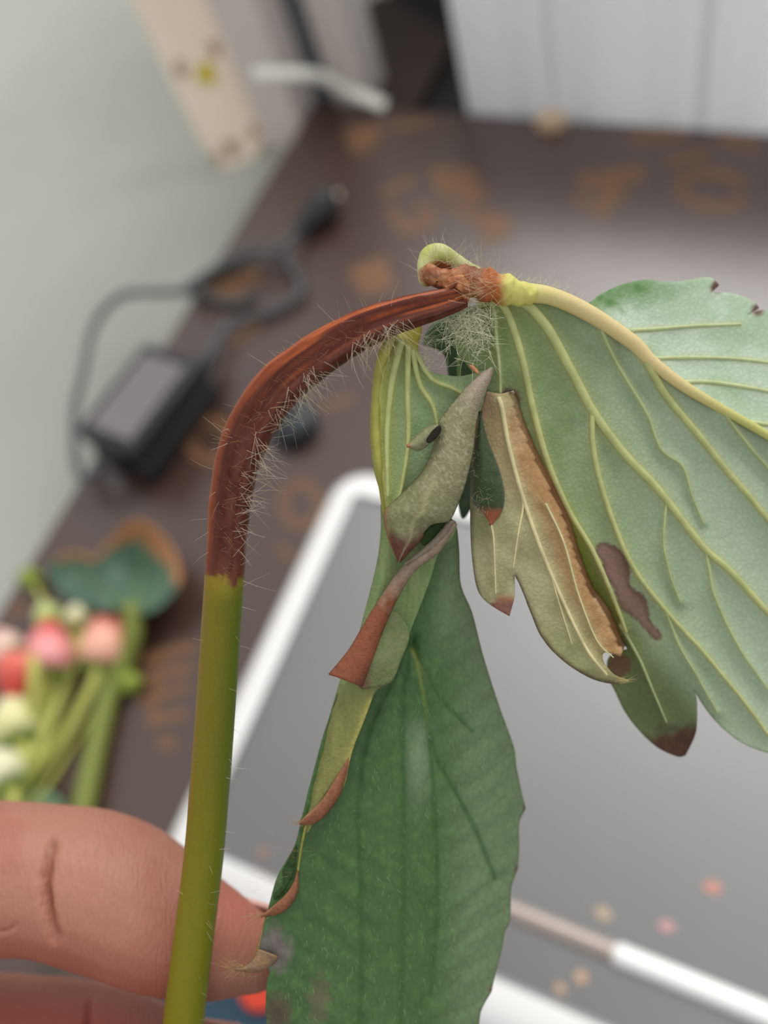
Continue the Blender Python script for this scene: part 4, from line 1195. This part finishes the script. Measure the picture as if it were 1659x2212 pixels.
def r2depth(x, y):
    dv = np.full(x.shape, 1e9)
    for k, p in R2V.items(): dv = np.minimum(dv, dpoly(x, y, spline(p, 12))[0])
    dF, _ = dpoly(x, y, FOLD)
    z = 81.6 + 0.0017 * (y - 850) + 0.5 * (1 - np.exp(-dv / 14)) - 0.004 * np.minimum(dF, 120) + 0.6 * (fbm(x / 40, y / 55, 7) - 0.5)
    z = z + 0.9 * sm(60, 0, x - 1016) + 1.2 * sm(40, -10, 1480 - y)
    zc = rdepth(x, y) + 0.25
    return np.where(dF < 12, np.maximum(z, zc), z + 0.3)


def r2col(x, y):
    nA = fbm(x / 45, y / 60, 11); nB = fbm(x / 12, y / 12, 12)
    dF, tF = dpoly(x, y, FOLD)
    c = mix(lin((186, 182, 140)), lin((168, 166, 120)), sm(0.3, 0.7, nA))
    c = mix(c, lin((196, 172, 128)), sm(1150, 950, y) * 0.8)                     # beige above
    band = sm(85 + 30 * (nB - 0.5), 25, dF) * sm(0.02, 0.15, tF)
    c = mix(c, mix(lin((202, 158, 106)), lin((178, 132, 90)), nB), band * 0.95)          # orange-brown along the crest
    c = mix(c, lin((210, 178, 138)), 0.5 * sm(0.55, 0.7, nA) * band)
    c = mix(c, lin((176, 134, 112)), 0.7 * sm(930, 860, y) * sm(30, 60, dF))
    c = mix(c, lin((168, 172, 116)), 0.6 * sm(1300, 1420, y) * (1 - band))
    for k, p in R2V.items():
        d, t = dpoly(x, y, spline(p, 12)); w = R2W[k][0] * (1 - t) + R2W[k][1] * t
        c = mix(c, lin((220, 210, 158)), 0.8 * np.exp(-(d / (w * 1.3)) ** 2))
    # brown rim and tips
    dt = np.hypot(x - 1095, (y - 1318)) ; c = mix(mix(lin((186, 130, 92)), lin((150, 104, 90)), sm(1290, 1305, y)), c, sm(22, 40, dt + 12 * (nB - 0.5) - 10 * (y > 1300)))
    rim_, _ = dpoly(x, y, [(1018, 1100), (1018, 1180), (1024, 1240), (1034, 1280)]); c = mix(c, lin((92, 76, 52)), 0.7 * np.exp(-(rim_ / 5) ** 2))
    rim2, _ = dpoly(x, y, [(1114, 1246), (1142, 1312), (1165, 1368), (1197, 1410), (1240, 1445), (1285, 1469), (1335, 1478)]); c = mix(c, lin((84, 58, 38)), 0.85 * np.exp(-(rim2 / 6) ** 2))
    return c


sheet(mb, R2, r2depth, r2col, gap=5.5)
# dark curled lobe in front of the tan one
loft(mb, [(1037, 888), (1026, 970), (1019, 1045), (1022, 1085), (1046, 1110), (1060, 1136)], [(1037, 888), (1055, 952), (1079, 1014), (1090, 1066), (1084, 1106), (1060, 1136)], 14, 60, 82.0, 82.0, lambda v: 1.5 * math.sin(math.pi * min(1, v * 1.05)) + 0.1,
     lambda x, y, u, v: mix(mix(mix(lin((84, 100, 66)), lin((58, 78, 48)), fbm(x / 14, y / 14, 3)), lin((128, 134, 104)), 0.35 * sm(0.3, 0.0, u)), lin((176, 104, 74)), sm(1092, 1108, y + 8 * (fbm(x / 8, y / 8, 1) - 0.5))))
right = mb.build('leaflet', [M_under, M_upper], plant, thick=0.00022, label='pale underside of the right leaflet with a dead tan lobe')


def veinbar(parent, pts, w0, w1, depthfn, col, lift=0.35, n=8, name='vein', flat=0.75):
    P = spline(pts, 10); z = depthfn(P[:, 0], P[:, 1]); L = len(P)
    w = np.linspace(w0, w1, L)
    v, f = rtube([at(a, b, c - PXM(80) * 1000 * ww * lift) for (a, b), c, ww in zip(P[:, :2], z, w)], [PXM(c) * ww for c, ww in zip(z, w)], n)
    X = np.array([topx(p) for p in v])
    C = mix(lin(col), lin(col) * 0.86, sm(0.35, 0.7, fbm(X[:, 0] / 20, X[:, 1] / 20, 4)))
    return MB().add(v, f, C, pxuv(X[:, 0], X[:, 1])).build(name, M_vein, parent)


def midz(x, y): return rz(x, y)


P = spline([(1085, 622, 22), (1130, 632, 22), (1190, 640, 19), (1269, 675, 18), (1367, 740, 16), (1408, 782, 14), (1475, 833, 12), (1553, 880, 10), (1659, 941, 9), (1800, 1030, 7), (1950, 1140, 5), (2055, 1262, 3)], 8)
zz = rz(P[:, 0], P[:, 1])
v, f = rtube([at(a, b, c + 0.05) for a, b, c in zip(P[:, 0], P[:, 1], zz)], [PXM(c) * r for c, r in zip(zz, P[:, 2])], 14)
X = np.array([topx(p) for p in v]); C = mix(mix(lin((214, 208, 124)), lin((222, 202, 146)), sm(1100, 1250, X[:, 0])), lin((196, 196, 118)), sm(1420, 1620, X[:, 0]))
MB().add(v, f, C, pxuv(X[:, 0], X[:, 1])).build('midrib', M_vein, right)
for k in V:
    veinbar(right, V[k], VW[k][0], VW[k][1], rdepth, (192, 196, 132) if k in ('s1', 's2', 'm1', 'b1') else (178, 190, 136), lift=0.05 if k in ('s1', 's2', 'm1', 'b1', 's0') else -0.35)
for k in U_: veinbar(right, U_[k], 5, 2.5, r3depth, (200, 210, 158), lift=0.0)
for k in R2V: veinbar(right, R2V[k], R2W[k][0] * 0.8, R2W[k][1] * 0.7, r2depth, (220, 210, 160), lift=0.1)

# ---- left leaflet: underside fan at the top, curled dry margin, folded strip with teeth, glossy upper side below
mb = MB()
FANV = dict(f1=[(848, 720), (822, 790), (812, 880), (816, 980), (832, 1105)], f2=[(866, 740), (846, 830), (836, 940), (838, 1070)], f3=[(882, 750), (880, 850), (882, 950), (868, 1050), (852, 1110)], f4=[(892, 760), (906, 828), (936, 880), (948, 940)], f5=[(900, 765), (932, 818), (975, 838), (1010, 858)])
FW_ = dict(f1=(15, 8), f2=(10, 5), f3=(8, 4.5), f4=(7.5, 4), f5=(7, 4))
FAN = [(836, 700, 'c'), (870, 672), (902, 680), (911, 712), (904, 742), (906, 772), (919, 795), (948, 808), (998, 812), (1045, 800), (1062, 808, 'c'), (1040, 880), (1015, 960), (985, 1060), (950, 1120), (890, 1150), (834, 1118), (821, 1065), (806, 1010), (799, 950), (800, 890), (806, 820), (815, 770), (824, 735)]


def fandepth(x, y):
    dv = np.full(x.shape, 1e9)
    for k, p in FANV.items():
        d, t = dpoly(x, y, spline(p, 10)); dv = np.minimum(dv, d / (0.6 + 0.4 * t))
    z = 80.6 + 0.6 * (1 - np.exp(-dv / 13)) + np.maximum(x - 850, 0) * 0.006
    e, _ = dpoly(x, y, [(815, 770), (806, 820), (800, 890), (799, 950), (806, 1010), (821, 1065), (834, 1118)])
    return z + 2.2 * (1 - sm(0, 22, e)) ** 2 + 0.9 * sm(740, 690, y)


def fancol(x, y):
    n1 = fbm(x / 30, y / 40, 1)
    c = mix(lin((150, 170, 128)), lin((128, 152, 106)), n1)
    c = mix(c, lin((158, 158, 66)), sm(80, 10, x - 800) * 0.8); c = mix(c, lin((164, 158, 58)), sm(800, 735, y))
    c = mix(c, lin((164, 150, 52)), 0.45 * sm(880, 780, y) * sm(850, 815, x))
    for k, p in FANV.items():
        d, t = dpoly(x, y, spline(p, 10)); w = FW_[k][0] * (1 - t) + FW_[k][1] * t
        c = mix(c, lin((198, 202, 118)), 0.75 * np.exp(-(d / (w * 1.1)) ** 2))
    return c


sheet(mb, FAN, fandepth, fancol, gap=5)

# upper side of the far half (glossy green)
L3 = [(905, 1180, 'c'), (960, 1120), (984, 1130), (992, 1186), (996, 1263), (1020, 1323), (1044, 1416), (1077, 1520), (1110, 1613), (1116, 1657), (1128, 1715), (1136, 1746, 'c'), (1122, 1778), (1122, 1830), (1119, 1877, 'c'), (1105, 1918), (1103, 1986), (1098, 2000, 'c'), (1091, 2013), (1083, 2057), (1070, 2106), (1062, 2142, 'c'), (1040, 2183), (1032, 2230), (1010, 2300), (960, 2390), (890, 2470), (860, 2490, 'c'), (800, 2460), (700, 2390), (620, 2310), (588, 2250), (575, 2200), (574, 2160), (578, 2115), (582, 2098), (560, 2066), (568, 2010), (584, 1948), (598, 1899), (625, 1850), (639, 1822), (655, 1756), (677, 1669), (705, 1570), (740, 1480), (800, 1440), (860, 1340), (890, 1260)]
GV = dict(g1=[(892, 1380), (840, 1480), (790, 1600), (772, 1750), (779, 1877), (781, 2041), (779, 2240), (790, 2400)], g2=[(895, 1370), (872, 1470), (868, 1540), (872, 1767), (870, 2041), (862, 2300)], g3=[(893, 1400), (915, 1500), (929, 1592), (946, 1647), (984, 1712), (1030, 1800), (1070, 1900)], g4=[(891, 1405), (925, 1470), (962, 1520), (1020, 1580)], g5=[(929, 1600), (940, 1750), (945, 1950), (930, 2150)])


def l3depth(x, y):
    ax = np.interp(y, [1100, 1400, 1600, 1900, 2212, 2500], [930, 893, 880, 872, 865, 860])
    z = 85.4 + 0.0016 * (y - 1380)
    r = x - ax
    z = z + np.where(r > 0, 0.0085 * r + 4.5e-5 * r * r, -0.004 * -r - 0.9 * sm(150, 320, -r))
    for k, p in GV.items():
        d, t = dpoly(x, y, spline(p, 14)); z = z + (0.42 if k in ('g1', 'g2', 'g3') else 0.25) * np.exp(-d / 10)
    # quilting between side veins
    z = z + 0.10 * np.sin((y + 0.75 * np.abs(r)) / 11.0 + 5 * fbm(x / 80, y / 80, 5)) * sm(20, 80, np.abs(r)) * (0.4 + 0.6 * fbm(x / 90, y / 90, 3)) + 0.5 * (fbm(x / 90, y / 110, 8) - 0.5)
    return z


def l3col(x, y):
    ax = np.interp(y, [1100, 1400, 1600, 1900, 2212, 2500], [930, 893, 880, 872, 865, 860])
    n1 = fbm(x / 60, y / 90, 1); n2 = fbm(x / 14, y / 14, 2)
    c = mix(lin((78, 112, 60)), lin((62, 98, 48)), n1); c = mix(c, lin((96, 136, 70)), 0.35 * sm(0.5, 0.8, n2))
    r = x - ax
    c = mix(c, lin((122, 142, 104)), 0.75 * sm(50, 170, r) * sm(1200, 1500, y) + 0.75 * sm(1480, 1280, y) * sm(15, 60, r))  # sheen of the curved right side painted in as paler grey-green
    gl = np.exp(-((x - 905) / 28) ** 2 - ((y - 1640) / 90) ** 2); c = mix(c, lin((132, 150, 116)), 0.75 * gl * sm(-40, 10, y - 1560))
    for k, p in GV.items():
        d, t = dpoly(x, y, spline(p, 14)); c = mix(c, lin((52, 92, 36)), 0.8 * np.exp(-(d / 5) ** 2)); 
        if k in ('g3', 'g4'): c = mix(c, lin((150, 160, 76)), 0.7 * np.exp(-(d / 4) ** 2) * sm(0.45, 0.0, t))
    side = np.abs(np.sin((y + 0.75 * np.abs(r)) / 26.0)); c = mix(c, lin((58, 98, 44)), 0.35 * sm(0.12, 0.0, side) * sm(10, 40, np.abs(r)))
    # grey-purple frayed corner and dark patch low left, brown dots at the teeth
    d = np.hypot((x - 590) / 42, (y - 2050) / 55); c = mix(mix(lin((124, 118, 108)), lin((96, 84, 86)), n2), c, sm(0.5, 1.2, d + 0.6 * (n2 - 0.5)))
    d = np.hypot((x - 600) / 40, (y - 2190) / 60); c = mix(lin((86, 72, 54)) * np.ones((len(x), 3)), c, sm(0.3, 1.1, d + 0.5 * (n2 - 0.5)))
    d = np.hypot((x - 690) / 30, (y - 2160) / 70); c = mix(lin((104, 104, 72)) * np.ones((len(x), 3)), c, sm(0.3, 1.1, d + 0.8 * (n2 - 0.5)))
    for tx, ty in ((1136, 1744), (1119, 1876), (1063, 2138)): c = mix(lin((110, 80, 56)) * np.ones((len(x), 3)), c, sm(3, 11, np.hypot(x - tx, y - ty)))
    return c


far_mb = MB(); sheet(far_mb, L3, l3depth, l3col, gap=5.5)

# folded strip of the near half (underside) along the left contour
STR = [(822, 1090, 'c'), (860, 1130), (940, 1120), (984, 1126), (978, 1160), (949, 1192), (930, 1250), (913, 1296), (883, 1373), (862, 1435), (846, 1474, 'c'), (815, 1490), (803, 1512), (788, 1553), (766, 1608), (755, 1645), (742, 1700), (700, 1752), (668, 1790), (660, 1800), (654, 1790, 'c'), (647, 1778), (656, 1752), (677, 1669), (705, 1570), (732, 1478), (745, 1440), (773, 1373), (787, 1323), (813, 1219), (822, 1150)]
MARG = [(984, 1130), (973, 1146), (918, 1192), (875, 1230), (836, 1285), (803, 1340), (760, 1405)]


def strdepth(x, y):
    e, _ = dpoly(x, y, [(822, 1090), (822, 1150), (813, 1219), (787, 1323), (773, 1373), (745, 1440), (732, 1478), (705, 1570), (677, 1669), (656, 1752), (650, 1780)])
    m, _ = dpoly(x, y, MARG)
    return 82.6 + 0.0022 * (y - 1100) + 1.8 * (1 - sm(0, 26, e)) ** 2 + 0.012 * np.minimum(e, 90) * sm(1480, 1400, y) - 0.006 * np.minimum(e, 60) * sm(1400, 1500, y) + 0.4 * (fbm(x / 30, y / 60, 4) - 0.5)


def strcol(x, y):
    n1 = fbm(x / 20, y / 50, 1); n2 = fbm(x / 6, y / 60, 5)
    c = mix(lin((138, 158, 108)), lin((112, 140, 84)), n1); c = mix(c, lin((154, 164, 112)), 0.5 * sm(0.5, 0.7, n2))
    c = mix(c, mix(lin((146, 146, 88)), lin((122, 126, 72)), n2), sm(1440, 1520, y))
    e, _ = dpoly(x, y, [(803, 1512), (788, 1553), (766, 1608), (755, 1645)]); c = mix(c, lin((176, 170, 92)), np.exp(-(e / 7) ** 2))
    b = sm(1440, 1478, y) * sm(800, 830, x) * 0.7; c = mix(c, lin((96, 92, 66)), b)
    return c


sheet(mb, STR, strdepth, strcol, gap=5)
# brown rolled margin that runs down to the big tooth
loft(mb, [(968, 1130), (930, 1178), (888, 1206), (862, 1232), (826, 1282), (790, 1340), (752, 1404), (709, 1456)], [(988, 1132), (952, 1190), (905, 1226), (884, 1250), (850, 1312), (826, 1368), (808, 1430), (782, 1484)], 12, 70, 82.2, 82.4, lambda v: 0.75 + 0.5 * v,
     lambda x, y, u, v: mix(mix(mix(lin((168, 150, 128)), lin((140, 118, 100)), fbm(x / 10, y / 10, 2)), mix(lin((124, 74, 54)), lin((156, 92, 64)), fbm(x / 9, y / 9, 4)), sm(0.35, 0.6, v + 0.25 * (fbm(x / 14, y / 14, 6) - 0.5))), lin((112, 70, 56)), 0.7 * sm(0.55, 0.95, u) * sm(0.6, 0.9, v)))
# greyer end right of the big tooth
sheet(mb, [(775, 1400), (812, 1352), (850, 1320), (884, 1368), (864, 1432), (846, 1472), (812, 1484), (778, 1486), (770, 1450)], lambda x, y: 82.5 - 0.7 * np.exp(-((x - 820) ** 2 + (y - 1430) ** 2) / 2500), lambda x, y: mix(mix(lin((122, 128, 92)), lin((100, 118, 70)), fbm(x / 14, y / 14, 2)), lin((112, 80, 66)), sm(812, 778, x) * sm(1390, 1450, y)), gap=5)
# dark sheets that paint the shade between the strip and the teeth
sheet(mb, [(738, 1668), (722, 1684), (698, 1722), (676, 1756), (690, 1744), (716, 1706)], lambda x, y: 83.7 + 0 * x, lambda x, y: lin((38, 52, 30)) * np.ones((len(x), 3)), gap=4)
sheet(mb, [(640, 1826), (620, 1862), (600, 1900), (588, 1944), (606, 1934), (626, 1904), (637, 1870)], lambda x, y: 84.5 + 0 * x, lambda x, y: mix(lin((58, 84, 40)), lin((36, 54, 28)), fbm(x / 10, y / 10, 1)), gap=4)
# two brown teeth further down, an olive line, and the frayed lowest tooth


def brown(x, y, u, v): return mix(mix(lin((160, 108, 78)), lin((116, 72, 54)), fbm(x / 4, y / 9, 2)), lin((196, 150, 108)), 0.5 * sm(0.3, 0.0, u))


loft(mb, [(757, 1625), (740, 1655), (721, 1685), (694, 1728), (661, 1761), (645, 1779)], [(759, 1628), (751, 1668), (735, 1717), (702, 1763), (674, 1781), (647, 1781)], 8, 40, 83.6, 83.8, lambda v: 0.7 * math.sin(math.pi * v) + 0.1, brown)
loft(mb, [(642, 1880), (634, 1905), (617, 1931), (584, 1961), (562, 1980)], [(645, 1884), (645, 1920), (634, 1948), (608, 1973), (564, 1982)], 8, 34, 84.4, 84.6, lambda v: 0.6 * math.sin(math.pi * v) + 0.1, brown)
loft(mb, [(658, 1782), (648, 1830), (641, 1880)], [(664, 1782), (654, 1830), (646, 1882)], 6, 30, 84.0, 84.0, 0.15, lambda x, y, u, v: mix(lin((160, 152, 78)), lin((124, 130, 60)), fbm(x / 6, y / 20, 2)))
loft(mb, [(572, 1985), (562, 2020), (551, 2062)], [(577, 1985), (569, 2020), (560, 2066)], 5, 24, 84.6, 84.6, 0.12, lambda x, y, u, v: mix(lin((168, 140, 86)), lin((140, 112, 66)), fbm(x / 6, y / 20, 2)))
loft(mb, [(556, 2050), (545, 2072), (530, 2086), (508, 2092)], [(602, 2068), (585, 2088), (556, 2100), (510, 2097)], 8, 30, 84.4, 84.6, 0.5, lambda x, y, u, v: mix(lin((170, 132, 88)), lin((112, 96, 86)), fbm(x / 7, y / 7, 2)))

# curled dry margin: a tapering grey-green roll that hangs from its tip
C1L = [(1060, 793), (1036, 808), (1015, 828), (989, 857), (960, 892), (946, 916), (934, 970), (910, 1020), (881, 1052), (857, 1076), (831, 1103), (829, 1125), (838, 1162), (858, 1213)]
C1R = [(1066, 794), (1062, 817), (1048, 850), (1035, 886), (1028, 922), (1023, 972), (1008, 1038), (990, 1089), (972, 1124), (948, 1130), (931, 1135), (918, 1148), (910, 1167), (864, 1216)]


def c1col(x, y, u, v):
    n1 = fbm(x / 18, y / 30, 1); n2 = fbm(x / 5, y / 5, 2)
    c = mix(lin((150, 146, 112)), lin((126, 124, 90)), n1); c = mix(c, lin((182, 176, 148)), 0.6 * sm(0.5, 0.75, n2))
    c = mix(c, lin((168, 152, 138)), 0.8 * sm(0.28, 0.05, v)); c = mix(c, lin((108, 116, 72)), 0.55 * sm(0.5, 0.75, v) * (1 - u * 0.6))
    tipb = sm(0.84, 0.93, v + 0.12 * (n1 - 0.5) + 0.05 * (u - 0.3)); c = mix(c, mix(lin((116, 72, 54)), lin((78, 50, 46)), n2), tipb)
    c = mix(c, lin((168, 96, 64)), 0.8 * sm(0.15, 0.02, u) * sm(0.74, 0.8, v))
    vn = np.exp(-((u - 0.5 - 0.15 * np.sin(v * 9)) / 0.03) ** 2) * sm(0.4, 0.7, v) * 0.5; c = mix(c, lin((188, 182, 140)), vn)
    return c


loft(mb, C1L, C1R, 22, 130, lambda v: 80.2 + 0.3 * v, lambda v: 80.2 + 0.3 * v, lambda v: 0.3 + 1.7 * math.sin(math.pi * min(1.0, 0.08 + v * 0.72)) * (1 - 0.55 * max(0, v - 0.75) / 0.25), c1col)
# the grey fold below its mouth, and the dark green inside of the mouth
loft(mb, [(968, 1124), (940, 1158), (910, 1186), (872, 1216)], [(984, 1126), (966, 1156), (930, 1190), (878, 1222)], 8, 30, 81.6, 81.8, 0.5, lambda x, y, u, v: mix(lin((150, 140, 124)), lin((124, 108, 96)), fbm(x / 9, y / 9, 2)))
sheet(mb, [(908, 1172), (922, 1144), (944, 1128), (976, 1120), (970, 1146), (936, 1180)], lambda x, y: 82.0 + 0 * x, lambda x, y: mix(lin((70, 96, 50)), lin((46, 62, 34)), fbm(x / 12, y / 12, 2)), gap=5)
# small rolled flap, a near-black sheet painting the shade in its mouth
loft(mb, [(946, 914), (917, 926), (893, 948), (877, 962)], [(950, 944), (930, 958), (906, 974), (879, 966)], 14, 34, 79.3, 79.3, 0.9, lambda x, y, u, v: mix(mix(lin((150, 150, 116)), lin((112, 118, 80)), fbm(x / 8, y / 8, 2)), lin((176, 118, 88)), sm(0.8, 0.97, v) + 0.4 * sm(0.12, 0.0, u)))
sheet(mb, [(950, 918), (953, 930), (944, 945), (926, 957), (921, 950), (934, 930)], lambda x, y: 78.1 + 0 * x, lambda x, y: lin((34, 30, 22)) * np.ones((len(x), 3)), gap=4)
# tiny dry bract at the tip
loft(mb, [(1012, 790), (1020, 800), (1030, 808)], [(1022, 788), (1032, 798), (1036, 806)], 6, 10, 79.8, 79.8, 0.3, lambda x, y, u, v: lin((188, 132, 92)) * np.ones((len(x), 3)))
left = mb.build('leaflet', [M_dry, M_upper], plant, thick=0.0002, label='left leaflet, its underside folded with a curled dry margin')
for k in FANV: veinbar(left, FANV[k], FW_[k][0] * 0.9, FW_[k][1] * 0.8, fandepth, (172, 170, 84) if k == 'f1' else (188, 194, 128), lift=-0.1)
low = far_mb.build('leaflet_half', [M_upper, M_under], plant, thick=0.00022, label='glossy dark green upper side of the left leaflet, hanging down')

# ---- terminal leaflet, mostly hidden behind the joint
mb = MB()
sheet(mb, [(912, 742), (924, 712), (950, 690), (1000, 668), (1050, 660), (1070, 720), (1060, 900), (1030, 1060), (1000, 1120), (985, 1060), (975, 930), (970, 820), (962, 768), (940, 752)], lambda x, y: 90 + 0.004 * (y - 680) + 0.6 * np.cos((x - 985) / 18.0), lambda x, y: mix(lin((76, 104, 68)), lin((48, 72, 44)), fbm(x / 16, y / 16, 3)), gap=6)
term = mb.build('leaflet', [M_upper, M_under], plant, thick=0.0002, label='dark green terminal leaflet behind the joint')
veinbar(term, [(1000, 680), (992, 800), (1000, 1000)], 6, 3, lambda x, y: 89.6 + 0.004 * (y - 680), (120, 144, 84))

# ---- felt and bristles
hj = MB()
for i in range(620):                                     # white tuft under the joint
    x, y = rng.normal(1010, 34), rng.normal(690, 36)
    if y < 648 or x > 1066 or x < 940: continue
    hair(hj, at(x, y, rng.uniform(79.6, 81.8)), dirpx(rng.normal(-0.1, 0.8), rng.normal(0.5, 0.65), rng.normal(-0.25, 0.3)), PXM(80) * rng.uniform(22, 58), r=rng.uniform(0.00002, 0.000034), col=(244, 242, 214), curl=0.7)
for i in range(70):                                      # hairs fringing the gap
    a = rng.uniform(0, 1); x, y = 905 + 20 * rng.random(), 720 + 80 * a
    hair(hj, at(x, y, 80.4), dirpx(rng.uniform(0.2, 1), rng.normal(0, 0.6), -0.1), PXM(80) * rng.uniform(15, 40), r=0.000018, col=(220, 220, 190))
for i in range(120):                                     # long hairs on the knob and the brown tissue
    x = rng.uniform(915, 1080); y = np.interp(x, [915, 945, 985, 1020, 1080], [575, 534, 552, 574, 590]) + rng.uniform(0, 35)
    hair(hj, at(x, y, 79.2), dirpx(rng.normal(-0.1, 0.6), rng.normal(-0.7, 0.5), rng.normal(-0.2, 0.4)), PXM(80) * rng.uniform(18, 70), r=rng.uniform(0.000014, 0.000026), col=(222, 212, 180))
for i in range(40):
    x, y = rng.uniform(960, 1060), rng.uniform(590, 650)
    hair(hj, at(x, y, 78.0), dirpx(rng.normal(0.8, 0.4), rng.normal(0.0, 0.5), -0.3), PXM(80) * rng.uniform(30, 75), r=0.000022, col=(222, 196, 156))
hj = hj.build('hairs', M_hair, crum, label='white felt and long hairs at the joint'); hj['kind'] = 'stuff'
hm = MB()
Pm = spline(MID[1:9], 3)
for i in range(420):                                     # short felt on the upper edge of the midrib
    j = rng.integers(0, int(len(Pm) * 0.75)); x, y = Pm[j][:2]; r = np.interp(x, [1079, 1269, 1475], [26, 17, 11])
    hair(hm, at(x + rng.uniform(-3, 3), y - r * rng.uniform(0.4, 1.0), float(rz(np.array([x]), np.array([y]))[0])), dirpx(rng.normal(0.55, 0.35), rng.normal(-0.7, 0.3), rng.normal(0, 0.25)), PXM(80) * rng.uniform(8, 24) * (2.2 if rng.random() < 0.08 else 1), r=0.000014, col=(236, 232, 204))
for i in range(60):
    x, y = rng.uniform(1020, 1060), rng.uniform(930, 1110); hair(hm, at(x, y, 80.8), dirpx(rng.normal(0, 0.6), rng.normal(0.2, 0.6), -0.3), PXM(80) * rng.uniform(8, 22), r=0.000012, col=(206, 200, 170))
for i in range(26):
    hair(hm, at(rng.uniform(1330, 1362), rng.uniform(1466, 1476), 83.4), dirpx(rng.normal(0.9, 0.3), rng.normal(-0.2, 0.3), 0), PXM(80) * rng.uniform(10, 28), r=0.000014, col=(210, 176, 120))
hm = hm.build('hairs', M_hair, right, label='pale short felt'); hm['kind'] = 'stuff'
hl = MB()
for cxy, n_, sp_, dv_, ln in (((556, 1980), 26, 10, (-0.9, 0.25), 34), ((512, 2092), 60, 12, (-0.9, -0.05), 34), ((535, 2098), 20, 14, (-0.5, 0.7), 18), ((560, 2070), 26, 10, (-0.3, 0.9), 26), ((650, 1778), 16, 8, (-0.8, -0.1), 26), ((640, 1830), 22, 26, (-0.9, -0.3), 30), ((600, 1900), 22, 26, (-0.9, -0.4), 30)):
    for i in range(n_):
        hair(hl, at(cxy[0] + rng.normal(0, sp_), cxy[1] + rng.normal(0, sp_ * 0.5), 84.3), dirpx(dv_[0] + rng.normal(0, 0.35), dv_[1] + rng.normal(0, 0.35), rng.normal(0, 0.3)), PXM(84) * rng.uniform(0.4, 1.2) * ln, r=0.000016 if cxy[1] not in (1830, 1900) else 0.000010, col=(190, 150, 96) if rng.random() < 0.6 else (214, 190, 140))
hl = hl.build('hairs', M_hair, left, label='brown frayed bristles on the teeth'); hl['kind'] = 'stuff'
hu = MB()
for i in range(420):                                     # fine pale hairs lying on the glossy side
    x, y = rng.uniform(600, 1100), rng.uniform(1500, 2212)
    if x > np.interp(y, [1500, 1750, 2212], [1060, 1110, 1020]) or x < np.interp(y, [1500, 1780, 2212], [810, 690, 600]): continue
    z = float(l3depth(np.array([x]), np.array([y]))[0])
    hair(hu, at(x, y, z - 0.1), dirpx(rng.normal(0.1, 0.35), rng.normal(0.9, 0.3), -0.15), PXM(84) * rng.uniform(4, 16), r=0.000013, col=(206, 222, 180), k=3)
hu = hu.build('hairs', M_hair, low, label='fine pale hairs on the glossy side'); hu['kind'] = 'stuff'
